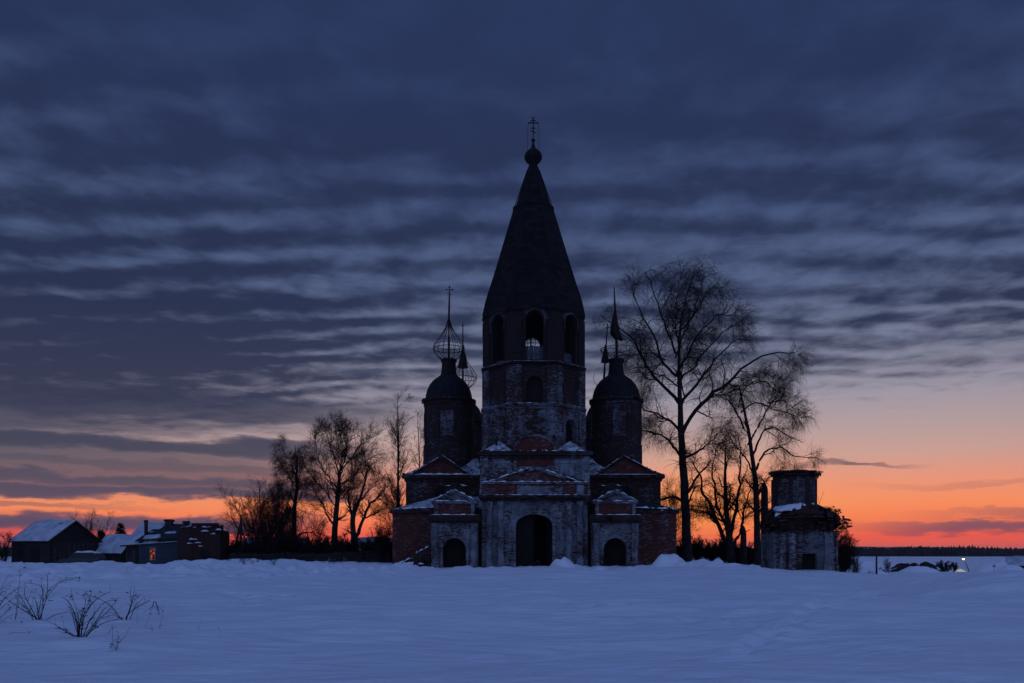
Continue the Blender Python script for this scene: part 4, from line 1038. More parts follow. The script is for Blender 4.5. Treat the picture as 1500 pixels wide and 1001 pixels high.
# ---- many-stemmed tree between them
Yd = 91.; rg = np.random.default_rng(24); cv = cvR
st = lines(cv, Yd, 0, [([(442,985),(440,930),(425,830),(420,720),(422,620)], .55, .06), ([(440,925),(400,830),(370,760),(340,690),(312,640)], .26, .05), ([(438,900),(460,800),(470,720),(462,600)], .24, .05), ([(432,880),(392,800),(380,720),(398,640)], .2, .04), ([(446,920),(480,850),(492,780),(500,720)], .2, .04), ([(425,850),(360,815),(318,805)], .12, .03)], rg, 3)
make_tree('forked_tree', (wx(1071,Yd), Yd, H(wx(1071,Yd),Yd)), st, [dict(m=16, t0=.15, t1=1., ang=(.35,1.0), length=(1.4,4.2), K=8, trop=.06, wander=.22, rfac=.5, rmin=.022), dict(m=11, t0=.15, t1=1., ang=(.4,1.1), length=(.6,1.8), K=6, trop=.02, wander=.22, rfac=.5, rmin=.014), dict(m=5, t0=.2, t1=1., ang=(.3,1.1), length=(.5,1.2), K=4, trop=.0, wander=.2, rfac=.5, rmin=.010)],
    'bare tree forking low into many stems between the two birches', seed=35)
# ---- left of the church
cvL = crop(320, 560, .2698); Ye = 100.; rg = np.random.default_rng(44)
up = lambda a, b_, c, l1=(1.5,4.4), l2=(.7,2.0): [dict(m=a, t0=.2, t1=1., ang=(.3,.85), length=l1, K=8, trop=.08, wander=.15, rfac=.5, rmin=.021), dict(m=b_, t0=.15, t1=1., ang=(.35,1.0), length=l2, K=6, trop=.05, wander=.2, rfac=.5, rmin=.012), dict(m=c, t0=.2, t1=1., ang=(.3,1.0), length=(.4,1.1), K=4, trop=.02, wander=.18, rfac=.5, rmin=.009)]
tp = [tuple(P(*cvL(x, y), Ye)) for x, y in [(628,960),(630,830),(640,700),(655,600),(660,520),(665,440)]]
L = lines(cvL, Ye, 0, [([(655,590),(610,520),(570,460),(545,400),(530,320)], 0.115, .02), ([(660,520),(640,440),(620,360),(610,285)], 0.108, .02), ([(662,500),(690,420),(700,330),(690,260)], 0.108, .02), ([(663,480),(720,420),(760,360),(790,300)], 0.101, .02), ([(656,560),(720,520),(770,450),(830,390)], 0.108, .02),
    ([(640,680),(590,580),(540,520),(500,460)], 0.101, .02), ([(664,480),(672,400),(660,320),(650,245)], 0.094, .02), ([(645,660),(700,600),(745,520)], 0.072, .02), ([(635,760),(580,700),(540,640),(500,610)], 0.079, .02)], rg, 3.5)
make_tree('round_crowned_tree', (wx(489,Ye), Ye, H(wx(489,Ye),Ye)), [(tp, [.46,.38,.32,.26,.19,.05])]+L, up(19, 12, 6, (1.8,5.0), (.8,2.2)), 'bare tree with a wide round crown, left of the church', seed=51)
Yf = 97.
st = lines(cvL, Yf, 0, [([(735,960),(735,830),(722,760),(737,700),(780,620),(800,520),(822,440)], .42, .04), ([(735,900),(728,790),(705,680),(690,580)], .28, .04), ([(745,840),(788,742),(812,662),(880,620),(922,560)], .24, .04), ([(788,745),(850,712),(905,690)], 0.101, .02), ([(780,640),(802,600),(850,560),(862,500)], 0.101, .02), ([(800,540),(780,480),(770,420)], 0.072, .02)], rg, 2.5)
make_tree('forked_tree', (wx(518,Yf), Yf, H(wx(518,Yf),Yf)), st, up(14, 10, 5, (1.2,3.4), (.6,1.6)), 'bare crooked tree forking from the ground next to the round crowned tree', seed=53)
Yg = 102.
tp = [tuple(P(*cvL(x, y), Yg)) for x, y in [(405,960),(405,830),(410,700),(425,600),(420,500),(415,420),(408,352)]]
L = lines(cvL, Yg, 0, [([(422,600),(390,520),(340,440),(308,400)], 0.086, .02), ([(425,570),(450,480),(462,420),(440,370)], 0.079, .02), ([(420,520),(398,450),(372,400),(365,350)], 0.072, .02), ([(412,690),(460,600),(490,540)], 0.072, .02), ([(410,720),(360,640),(330,580)], 0.072, .02)], rg, 3)
make_tree('birch_tree', (wx(429,Yg), Yg, H(wx(429,Yg),Yg)), [(tp, [.36,.31,.26,.2,.14,.08,.02])]+L, [dict(m=16, t0=.15, t1=1., ang=(.35,1.0), length=(1.3,3.4), K=8, trop=.02, wander=.2, rfac=.5, rmin=.022), dict(m=11, t0=.15, t1=1., ang=(.4,1.1), length=(.6,1.6), K=6, trop=-.08, wander=.2, rfac=.5, rmin=.012), dict(m=6, t0=.15, t1=1., ang=(.3,1.2), length=(.5,1.5), K=5, trop=-.2, wander=.14, rfac=.5, rmin=.009)],
    'bare birch with a narrow ragged top above the thicket, left of the round crowned tree', seed=55)
# tall slim pair by the church
Yh = 108.
st = lines(cvL, Yh, 0, [([(963,960),(968,700),(972,400),(970,220),(966,75)], .22, .02), ([(992,960),(990,660),(986,420),(982,260)], .19, .025), ([(950,960),(948,760),(935,640)], 0.086, .02)], rg, 1.0)
asc = [dict(m=44, t0=.25, t1=1., ang=(.45,.95), length=(2.0,5.4), K=7, trop=.10, wander=.12, rfac=.35, rmin=.018), dict(m=10, t0=.15, t1=1., ang=(.3,.9), length=(.6,1.6), K=5, trop=.03, wander=.16, rfac=.5, rmin=.012), dict(m=5, t0=.2, t1=1., ang=(.3,.9), length=(.4,1.0), K=4, trop=-.05, wander=.16, rfac=.5, rmin=.009)]
make_tree('slender_tree', (wx(581,Yh), Yh, H(wx(581,Yh),Yh)), st, [dict(s) for s in asc], 'tallest slender bare tree left of the church, with twin straight stems', seed=57, trunk_n=2)
Yi = 118.
st = lines(cvL, Yi, 0, [([(1088,960),(1085,600),(1082,380),(1078,170)], .2, .02)], rg, 1.)
asc2 = [dict(s) for s in asc]; asc2[0]['m'] = 26
make_tree('slender_tree', (wx(612,Yi), Yi, H(wx(612,Yi),Yi)), st, asc2, 'thin bare tree half hidden by the left front drum', seed=59)
# thickets: several built once each, copies placed along the hedge
def thicket(name, base, n, hgt, spread, label, seed, dens=(10,6,2), lean=0, group=None, cat='shrub', rad=.07, r2=.016):
    rng = np.random.default_rng(seed); bx, by, bz_ = base; ms = []
    for i in range(n):
        a = rng.uniform(0, 2*PI); s = rng.uniform(.2, 1)*spread; h = hgt*rng.uniform(.6, 1)*(1-.25*(s/spread)**2)
        p0 = (bx+math.cos(a)*s*.2, by+math.sin(a)*s*.2, bz_-.2); p1 = (bx+math.cos(a)*s*.5, by+math.sin(a)*s*.5, bz_+h*.45); p2 = (bx+math.cos(a)*s+lean, by+math.sin(a)*s, bz_+h)
        ms.append(([p0, p1, p2], [rad*rng.uniform(.6,1.2), rad*.6, .02]))
    k = hgt/6
    return make_tree(name, base, ms, [dict(m=dens[0], t0=.15, t1=1., ang=(.25,.8), length=(.8*k,2.4*k), K=6, trop=.09, wander=.16, rfac=.5, rmin=r2), dict(m=dens[1], t0=.15, t1=1., ang=(.3,.9), length=(.4*k,1.2*k), K=5, trop=.05, wander=.18, rfac=.5, rmin=r2*.65), dict(m=dens[2], t0=.2, t1=1., ang=(.3,1.), length=(.25*k,.7*k), K=4, trop=.03, wander=.2, rfac=.5, rmin=r2*.5)],
        label, cat, group, seed, bark='bark')
Yj = 99.
thicket('willow_thicket', (wx(385,Yj), Yj, H(wx(385,Yj),Yj)), 44, 10.4, 4.8, 'broad bare willow thicket behind the shed roof, left of the narrow birch', 61, (10,7,3), r2=.019, rad=.06)
thicket('willow_thicket', (wx(418,96), 96, H(wx(418,96),96)), 16, 9.4, 3.0, 'dense upright willow clump at the foot of the narrow birch', 63, (9,6,3), r2=.017)
thicket('willow_thicket', (wx(455,98), 98, H(wx(455,98),98)), 12, 6.8, 2.6, 'lower willow clump between the birch and the round crowned tree', 65, (10,6,3))
thicket('bare_shrub', (wx(134,108), 108, H(wx(134,108),108)), 13, 7.4, 3.6, 'bare spreading shrub between the barn and the log house', 67, (8,6,3))
thicket('bare_shrub', (wx(293,112), 112, H(wx(293,112),112)), 10, 7.0, 2.6, 'bare twig tops showing above the ragged brick ruin', 69, (7,5,3))
thicket('bare_shrub', (wx(3,96), 96, H(wx(3,96),96)), 12, 4.0, 2.5, 'bare shrub at the far left beside the barn', 71, (8,5,3))
thicket('bare_shrub', (wx(1232,80), 80, H(wx(1232,80),80)), 22, 4.4, 1.9, 'dense dark shrub against the right wall of the gate ruin', 73, (12,8,5), rad=.05)
thicket('bare_shrub', (wx(1218,78), 78, H(wx(1218,78),78)), 16, 4.8, 1.4, 'upright shrub close behind the gate ruin', 74, (12,7,4), rad=.05)
thicket('bare_shrub', (wx(980,98), 98, H(wx(980,98),98)), 12, 10.5, 2.6, 'bare brushwood rising behind the right side of the church', 75, (10,7,4))
thicket('bare_shrub', (wx(562,93), 93, H(wx(562,93),93)), 12, 5.5, 2.2, 'bare brushwood against the left side of the church', 76, (10,7,3))
thicket('bare_shrub', (wx(1300,110), 110, H(wx(1300,110),110)), 10, 2.2, .7, 'small pale bush on the flat field right of the gate ruin', 77, (7,4,2), rad=.03, r2=.01)
# the low hedge
h0 = thicket('hedge_shrub', (wx(345,93), 93, H(wx(345,93),93)), 26, 2.9, 1.7, 'low dense dark shrub in the hedge behind the snow bank', 81, (12,7,3), group='hedge shrubs behind the snow bank', rad=.05, r2=.02)
hs = [(365,92),(386,94),(408,92),(430,93),(452,92),(472,94),(495,92),(516,93),(538,92),(558,91),(572,93)]
rr = random.Random(3)
for px, yy in hs:
    c = copy_tree(h0); c.location = (wx(px, yy), yy, H(wx(px,yy),yy)); c.rotation_euler.z = rr.uniform(0, 6); s = rr.uniform(.8, 1.15); c.scale = (s, s, s*rr.uniform(.85, 1.1))
h1 = copy_tree(h0); h1['group'] = 'hedge shrubs between church and gate ruin'; h1['label'] = 'low dense dark shrub in the hedge between church and gate ruin'
rs = [(1000,98),(1022,97),(1042,98),(1060,96),(1080,97),(1098,95),(1116,96),(1132,97)]
for i, (px, yy) in enumerate(rs):
    c = h1 if i == 0 else copy_tree(h1); c.location = (wx(px, yy), yy, H(wx(px,yy),yy)); c.rotation_euler.z = rr.uniform(0, 6); s = rr.uniform(.8, 1.1); c.scale = (s, s, s)
# broken dead trunks near the gate ruin
def snag(px, ptop, Y, r, label, seed):
    rng = random.Random(seed); b0 = (wx(px, Y), Y, H(wx(px,Y),Y)); z1 = wz(ptop, Y); m = MB()
    m.lathe([(r*1.35, b0[2]-.2), (r, b0[2]+.8), (r*.95, b0[2]+(z1-b0[2])*.6), (r*.85, z1-.9), (r*.7, z1-.5), (r*.35, z1-.15), (r*.1, z1)], (b0[0], b0[1], 0), 9, noise=.2)
    root = thing('dead_trunk', b0, label, 'tree stump'); m.build('trunk', M['bark'], root, True)
    m = MB(); 
    for i in range(3):
        zz = b0[2]+(z1-b0[2])*rng.uniform(.4,.85); a = rng.uniform(0,6); m.tube([(b0[0],b0[1],zz),(b0[0]+math.cos(a)*.8,b0[1]+math.sin(a)*.8,zz+.3)], [.07,.03], 5)
    m.build('branch_stub', M['bark'], root)
snag(1120, 707, 90, .42, 'tall broken dead trunk close left of the gate ruin', 1)
snag(1089, 770, 90, .38, 'short broken dead trunk between the birches', 2)
# little spruces
def spruce(px, ptop, Y, label, seed, wd=.26):
    rng = np.random.default_rng(seed); b0 = (wx(px, Y), Y, H(wx(px,Y),Y)); hh = wz(ptop, Y)-b0[2]; root = thing('spruce_tree', b0, label, 'tree')
    V, Q = tubes(np.array([[[0,0,-.1],[0,0,hh*.5],[0,0,hh]]]), np.array([[hh*.02,hh*.014,.01]]), 6); npmesh('trunk', V, Q, M['bark'], root)
    n = 420; t = rng.uniform(.06, .99, n); a = rng.uniform(0, 2*PI, n); L = hh*wd*(1-t)**.8*rng.uniform(.6,1.1,n)+.08
    d = np.stack([np.cos(a), np.sin(a), -.12+.25*t], 1); K = 4; s = np.linspace(0, 1, K)
    C = np.zeros((n,K,3)); C[:,:,2] = (t*hh)[:,None]; C += d[:,None,:]*(L[:,None]*s)[...,None]; C[:,:,2] += -.25*L[:,None]*s*(1-s)
    V, Q = tubes(C, np.maximum(.10*(1-s)[None,:]*(.5+L[:,None]*.4), .015), 3)
    C2, R2 = sprout(rng, C, np.full((n,K), .03), 6, .2, 1., (.5,1.0), (.2,.6), 3, -.05, .1, .8, .02); V2, Q2 = tubes(C2, R2, 3)
    npmesh('crown', np.concatenate([V, V2]), np.concatenate([Q, Q2+len(V)]), M['needle'], root)
spruce(177, 767, 105, 'small dark spruce standing between the barn and the log house', 91, .34)
spruce(148, 778, 108, 'shorter dark spruce beside the bare shrub by the barn', 92, .4)
# ================================================================== houses, gate ruin, small things
def quad(mb, a, b, c, d): mb.add([a, b, c, d], [(0,1,2,3)])
def slab(mb, a, b, c, d, t):
    """thick sheet: quad pushed down by t"""
    v = [Vector(q) for q in (a, b, c, d)]; n = (v[1]-v[0]).cross(v[3]-v[0]).normalized()
    if n.z < 0: v = [v[0], v[3], v[2], v[1]]; n = -n
    w = [q-n*t for q in v]
    mb.add(v+w, [(0,1,2,3),(7,6,5,4),(0,4,5,1),(1,5,6,2),(2,6,7,3),(3,7,4,0)])
def house(name, origin, rot, Lx, Wy, eave, ridge, label, cat, wall, roof, hang=.35):
    """gabled box: ridge along local -X..0 from the near corner at the origin; gable ends face +X"""
    root = thing(name, origin, label, cat); root.rotation_euler.z = rot
    m = MB(); z0 = -.6
    m.add([(-Lx,0,z0),(0,0,z0),(0,Wy,z0),(-Lx,Wy,z0),(-Lx,0,eave),(0,0,eave),(0,Wy,eave),(-Lx,Wy,eave),(-Lx,Wy/2,ridge),(0,Wy/2,ridge)],
        [(0,1,5,4),(2,3,7,6),(1,2,6,9,5),(3,0,4,8,7)])
    w = m.build('wall', wall, root, loc=(0,0,0))
    m = MB(); k = (ridge-eave)/(Wy/2); lift = .06
    for sgn in (0, 1):
        y0 = -hang if sgn == 0 else Wy+hang; ze = eave-hang*k+lift
        slab(m, (-Lx-hang, y0, ze), (hang, y0, ze), (hang, Wy/2, ridge+lift), (-Lx-hang, Wy/2, ridge+lift), .1)
    r = m.build('roof', roof, root, loc=(0,0,0)); return root, w, r, k
def roof_snow(root, r, Lx, Wy, eave, ridge, k, hang=.35, side=0, h=.22, holes=()):
    """lumpy snow blanket on one slope"""
    nx, ny = 26, 12; rows = []
    for i in range(nx+1):
        for j in range(ny+1):
            s = i/nx; t = j/ny; x = -Lx-hang+.02+(Lx+2*hang-.04)*s; y = -hang+(Wy/2+hang)*t; 
            if side: y = Wy-y
            z = eave-hang*k+.065+(Wy/2+hang)*t*k
            e = min(1, 6*min(s, 1-s, t*.8+.05)); hh = h*e*(.75+.5*float(fbm(np.array([x*.9]), np.array([y*.9+side*9]), 15, 3)[0]))
            for hx, hy, hr in holes:
                q = math.hypot(s-hx, (t-hy)*.7)/hr
                if q < 1: hh *= max(0, q*2-1)
            rows.append((x, y, z+max(.0, hh)-.002*(hh <= .001)*10))
    f = [(i*(ny+1)+j, (i+1)*(ny+1)+j, (i+1)*(ny+1)+j+1, i*(ny+1)+j+1) for i in range(nx) for j in range(ny)]
    if side: f = [q[::-1] for q in f]
    m = MB(); m.add(rows, f); return m.build('snow_cover', M['roofsnow'], r, True, loc=(0,0,0))
# ---- barn on the far left
o1 = (-55.2, 95.0, 0.0); a1 = -math.radians(25)
root, w, r, k = house('log_barn', o1, a1, 7.0, 6.6, 3.0, 5.35, 'dark log barn with a snowy pitched roof at the far left', 'barn', M['log'], M['wood'])
roof_snow(root, r, 7.0, 6.6, 3.0, 5.35, k, holes=((.72,.86,.09),(.5,.12,.07)))
m = MB()
for i in range(9):
    m.box(-.02+0, .04, .5+i*.62, .5+i*.62+.52, -.4, 2.7)
m.build('boarding', M['wood'], w, loc=(0,0,0))
m = MB(); m.box(-3.4, -1.8, -.06, .02, -.5, 2.2); m.build('barn_door', M['door'], root, loc=(0,0,0))
m = MB(); m.box(-5.6, -4.8, -.07, .02, 1.1, 1.9); m.build('window', M['door'], root, loc=(0,0,0))
# ---- log house with blue boarded wall
Y2 = 92.; xa, xb = wx(204, Y2), wx(258, Y2); zb0 = -.6
root = thing('log_house', ((xa+xb)/2, Y2, 0), 'low house with a blue-grey boarded wall, one glowing window and patchy snow roof', 'house')
def g(mb, name, mat, parent, smooth=False): return mb.build(name, M[mat], parent, smooth)
ze = wz(791, Y2); zr = wz(768, 96.5)
m = MB(); m.box(xa, xb+.6, Y2, Y2+8, zb0, ze+.05); hw_ = g(m, 'wall', 'bluewall', root)
m = MB()
for i in range(12): m.box(xa-.02, xb+.6, Y2-.035, Y2-.001, .05+i*.25, .05+i*.25+.2)
g(m, 'boarding', 'bluewall', hw_)
m = MB(); slab(m, (xa-.3,Y2-.4,ze-.1), (xb+.9,Y2-.4,ze+.25), (xb+1.6,Y2+4.5,zr), (xa+.55,Y2+4.5,zr+.05), .12); slab(m, (xa+.55,Y2+4.5,zr+.05), (xb+1.6,Y2+4.5,zr), (xb+.9,Y2+9,ze), (xa-.3,Y2+9,ze), .12)
rf = g(m, 'roof', 'slate', root)
m = MB(); 
def sheet_snow(mb, a, b, c, d, h, n=14, seed=1, cut=.0):
    a, b, c, d = map(Vector, (a, b, c, d)); v = []; f = []
    for i in range(n+1):
        for j in range(n+1):
            s, t = i/n, j/n; p = (a*(1-s)+b*s)*(1-t)+(d*(1-s)+c*s)*t
            q = float(fbm(np.array([p.x*.8+seed*7]), np.array([p.y*.8]), 60+seed, 3)[0]); e = min(1, 7*min(s+.02, 1.02-s, t+.02, 1.02-t))
            hh = h*e*max(0, .7+1.1*q-cut); v.append((p.x, p.y, p.z+hh-(.45 if hh < .015 else 0)))
    f = [(i*(n+1)+j, (i+1)*(n+1)+j, (i+1)*(n+1)+j+1, i*(n+1)+j+1) for i in range(n) for j in range(n)]
    mb.add(v, f)
sheet_snow(m, (xa-.25,Y2-.35,ze-.08), (xb+.8,Y2-.35,ze+.25), (xb+1.5,Y2+4.4,zr+.02), (xa+.6,Y2+4.4,zr+.06), .14, 40, 1, .80); g(m, 'snow_cover', 'roofsnow', rf, True)
# left bay with snowy sloping roof
xl = wx(178, Y2)
m = MB(); m.box(xl+.3, xa-.003, Y2+.5, Y2+7, zb0, 2.35); by = g(m, 'annex', 'log', root)
m = MB(); ax = wx(209, 96); slab(m, (xl-.25,Y2+.1,2.25), (xa+1.2,Y2+.1,2.5), (xa+1.5,Y2+4.4,zr+.12), (ax-.2,Y2+4.4,zr+.1), .12); ar = g(m, 'annex_roof', 'wood', by)
m = MB(); sheet_snow(m, (xl-.25,Y2+.1,2.28), (xa+1.1,Y2+.1,2.52), (xa+1.4,Y2+4.4,zr+.16), (ax-.2,Y2+4.4,zr+.14), .22, 16, 2); g(m, 'snow_cover', 'roofsnow', ar, True)
m = MB(); m.box(wx(191,Y2), wx(196,Y2), Y2+.42, Y2+.52, .4, 1.7); g(m, 'annex_window', 'glass', by)
for i in range(9): 
    m = MB() if i == 0 else m
    m.box(xl+.3+i*.24, xl+.3+i*.24+.18, Y2+.45, Y2+.5, zb0, 2.2)
g(m, 'boarding', 'wood', by)
# lit window
wc = wx(224, Y2); m = MB(); m.box(wc-.36, wc+.36, Y2-.08, Y2-.04, .55, 1.95); m.box(wc-.44, wc+.44, Y2-.09, Y2-.08, 1.95, 2.1); wn = g(m, 'window', 'shade', root)
m = MB(); m.box(wc-.27, wc-.03, Y2-.092, Y2-.084, .65, 1.25); m.box(wc+.03, wc+.27, Y2-.092, Y2-.084, .65, 1.25); m.box(wc-.27, wc-.03, Y2-.092, Y2-.084, 1.31, 1.85); m.box(wc+.03, wc+.27, Y2-.092, Y2-.084, 1.31, 1.85); g(m, 'pane', 'lit', wn)
# chimneys
for px, pt, wd, yy in ((248, 761, .72, 96.2), (214, 762, .3, 93.5), (273, 763.5, .55, 97.5)):
    xx = wx(px, yy); m = MB(); zt = wz(pt, yy); m.box(xx-wd/2, xx+wd/2, yy-wd/2, yy+wd/2, zr-1.6, zt); m.box(xx-wd*.65, xx+wd*.65, yy-wd*.65, yy+wd*.65, zt-.28, zt-.05); g(m, 'chimney', 'brownred', rf)
# ---- ragged brick ruin joined to it on the right
xa, xb = wx(260, 90.5), wx(322, 90.5)
root = thing('brick_ruin', ((xa+xb)/2, 90.5, 0), 'roofless brown brick ruin with a ragged top beside the blue-grey house', 'ruin')
m = MB(); zt = wz(770, 90.5); n = 18
for i in range(n):
    x0_ = xa+(xb-xa)*i/n; x1_ = xa+(xb-xa)*(i+1)/n-.003; e = zt-.15*abs(i-9)/9-random.uniform(0,.22)-(.5 if i > 15 else 0)-(.35 if i < 2 else 0)
    m.box(x0_, x1_, 90.5+random.uniform(0,.08), 91.2, -.6, e)
w = g(m, 'front_wall', 'ruin', root)
m = MB(); m.box(xb-.7, xb, 91.2, 93.6, -.6, zt-.7); m.box(xa, xa+.6, 91.2, 93.6, -.6, zt-.5); m.box(xa+.6, xb-.7, 93.0, 93.6, -.6, zt-.0); m.box(wx(283,93)-.2, wx(318,93), 92.95, 93.65, zt-.0, wz(766.5, 93)); m.rubble(xa+.6, xb-.7, 93, 93.6, zt+.03, 40, (.1,.3)); g(m, 'rear_wall', 'ruin', root)
m = MB(); m.rubble(xa+.2, xb-.2, 90.4, 91.1, zt-.25, 70, (.1,.3)); m.rubble(xb-.8, xb+.1, 90.5, 93.5, zt-.65, 40, (.1,.34)); g(m, 'loose_bricks', 'ruin', w)['kind'] = 'stuff'
m = MB(); m.snow(xa+.3, xb-1, 90.5, 91.2, zt-.2, .16, .35)
for (px, py, wd) in ((283,790,.9),(290,795,.7),(278,796,.6),(294,800,.5),(300,778,.8),(312,782,.5),(320,776,.6)): 
    xx = wx(px, 90.4); zz = wz(py, 90.4); m.box(xx-wd/2, xx+wd/2, 90.32, 90.56, zz-.05, zz); m.snow(xx-wd/2, xx+wd/2, 90.3, 90.56, zz, .14, .1)
g(m, 'snow_cover', 'cap', w, True)
m = MB(); xx = wx(300, 90.4); m.box(xx-.5, xx+.5, 90.42, 90.5, .3, 1.7); g(m, 'blocked_window', 'door', w)
# ---- sheds behind the hedge, and a snow-covered one between the houses
def shed(px, Y, Lx, Wy, eave, ridge, rot, label, snowy=.25, wall='log'):
    rt, w, r, k = house('wooden_shed', (wx(px, Y), Y, H(wx(px,Y),Y)), math.radians(rot), Lx, Wy, eave, ridge, label, 'shed', M[wall], M['wood'])
    roof_snow(rt, r, Lx, Wy, eave, ridge, k, h=snowy)
    m = MB(); m.box(-Lx*.6, -Lx*.35, -.06, .02, -.3, eave*.8); m.build('shed_door', M['door'], rt, loc=(0,0,0))
    m = MB(); m.box(.0, .05, Wy*.35, Wy*.6, .6, 1.6); m.build('window', M['door'], rt, loc=(0,0,0)); return rt
shed(177, 100, 4.0, 4.4, 1.35, 3.3, -14, 'low shed buried under thick snow between barn and log house', .45)
shed(440, 104, 8.2, 5, 1.7, 3.5, -4, 'long low shed with a snowy roof behind the hedge, below the willow thicket', .22)
shed(572, 104, 5.0, 4.4, 1.6, 3.1, -3, 'small shed with a snowy roof behind the hedge close to the church', .2)
# ---- parked car snowed in beside the barn
Yc_ = 80.; c0 = wx(121, Yc_); zc = H(c0, Yc_)-.2; car = thing('parked_car', (c0, Yc_, zc), 'dark hatchback car parked before the log barn with snow on its roof', 'car')
sc = 4.1; hx = sc/2
prof = [(-hx,.42),(-hx+.02,.72),(-hx+.12,.86),(-hx+.95,.98),(-hx+1.55,1.46),(-hx+1.75,1.53),(hx-.75,1.53),(hx-.40,1.46),(hx-.05,1.0),(hx,.85),(hx,.40),(hx-.3,.30),(-hx+.3,.30)]
m = MB(Matrix.Translation((c0, Yc_, zc))); m.prism(prof[::-1] if False else [(x, z) for x, z in prof][::-1], -.82, .82); bd = g(m, 'body', 'cartbody', car)
m = MB(Matrix.Translation((c0, Yc_, zc))); 
m.prism([(-hx+1.12,1.0),(-hx+1.9,1.0),(-hx+1.9,1.42),(-hx+1.62,1.42)], -.83, -.80); m.prism([(-hx+1.98,1.0),(hx-1.25,1.0),(hx-1.25,1.43),(-hx+1.98,1.43)], -.83, -.80); m.prism([(hx-1.15,1.0),(hx-.25,1.02),(hx-.52,1.40),(hx-1.15,1.43)], -.83, -.80)
g(m, 'window', 'glass', car)
for sx in (-1.25, 1.25):
    for sy in (-.8, .8):
        m = MB(Matrix.Translation((c0+sx, Yc_+sy, zc+.31)) @ Matrix.Rotation(PI/2, 4, 'X')); m.lathe([(.2,-.1),(.31,-.09),(.31,.09),(.2,.1)], (0,0,0), 18); wl = g(m, 'wheel', 'rubber', car)
        m = MB(Matrix.Translation((c0+sx, Yc_+sy*1.02, zc+.31)) @ Matrix.Rotation(PI/2, 4, 'X')); m.lathe([(.02,-.1),(.19,-.09),(.19,.09),(.02,.1)], (0,0,0), 14); g(m, 'rim', 'iron', wl)
m = MB(Matrix.Translation((c0-hx-.01, Yc_, zc)))
for yy in (-.62, .62):
    m = MB(Matrix.Translation((c0-hx, Yc_+yy, zc))); m.box(-.02, .1, -.14, .14, .62, .76); g(m, 'headlight', 'glass', car)
m = MB(); n = 12
v = []
for i in range(n+1):
    for j in range(7):
        s = i/n; t = j/6; x = c0-hx+1.5+(sc-2.0)*s; y = Yc_-.78+1.56*t; e = min(1, 6*min(s, 1-s)+.0, 5*min(t, 1-t)+.15); v.append((x, y, zc+1.525-(.05 if s in (0,1) else 0)+.17*e*(1+.25*math.sin(i*.7+j))))
m.add(v, [(i*7+j,(i+1)*7+j,(i+1)*7+j+1,i*7+j+1) for i in range(n) for j in range(6)]); g(m, 'snow_cover', 'cap', bd, True)
# ---- board fence along the hedge
Yw = 90.5; fx0, fx1 = wx(336, Yw), wx(572, Yw); root = thing('board_fence', ((fx0+fx1)/2, Yw, .2), 'dark weathered board fence in front of the hedge, left of the church', 'fence')
m = MB(); x = fx0; rf_ = random.Random(8)
while x < fx1:
    wd = rf_.uniform(.12,.18); zz = H(x, Yw)
    if rf_.random() > .06: m.box(x, x+wd, Yw, Yw+.03, zz-.3, zz+1.25+rf_.uniform(-.12,.12))
    x += wd+.02
pl = g(m, 'boards', 'log', root)
m = MB(); zz = H((fx0+fx1)/2, Yw); m.box(fx0, fx1, Yw+.03, Yw+.08, zz+.3, zz+.4); m.box(fx0, fx1, Yw+.03, Yw+.08, zz+.9, zz+1.0); g(m, 'rail', 'log', root)
# ---- utility pole with a strut, left
def pole(px, py0, py1, Y, r, label, name='utility_pole', cat='pole', lean=0, strut=None, arms=True):
    b0 = P(px, py0, Y); b0.z = H(b0.x, Y)-.3; t = P(px+lean, py1, Y); root = thing(name, tuple(b0), label, cat)
    m = MB(); m.tube([b0, (b0+t)/2, t], [r, r*.9, r*.75], 8); pp = g(m, 'post', 'wood', root)
    if strut:
        s0 = P(strut[0], strut[1], Y-.5); s0.z = H(s0.x, Y-.5)-.2; s1 = b0.lerp(t, .9); m = MB(); m.tube([s0, s1], [r*.9, r*.8], 7); g(m, 'strut', 'wood', root)
    if arms:
        m = MB(); m.box(t.x-.55, t.x+.55, t.y-.05, t.y+.05, t.z-.5, t.z-.4); m.box(t.x-.05,t.x+.05,t.y-.05,t.y+.05,t.z,t.z+.12); g(m, 'crossarm', 'wood', root)
    for sx in ((-.45, .45) if arms else ()):
        m = MB(); m.lathe([(.03,-.4),(.05,-.35),(.06,-.25),(.03,-.2)], (t.x+sx, t.y, t.z), 6); g(m, 'insulator', 'shade', root)
    return root
pole(353, 812, 755, 96, .15, 'wooden pole with a slanting strut beside the brick ruin', strut=(338, 812))
pole(1284, 842, 815, 104, .13, 'short bare post standing in the snow right of the gate ruin', name='fence_post', cat='post', arms=False)
pole(1251, 838, 800, 96, .11, 'thin post at the edge of the dark shrub by the gate ruin', name='fence_post', cat='post', arms=False)
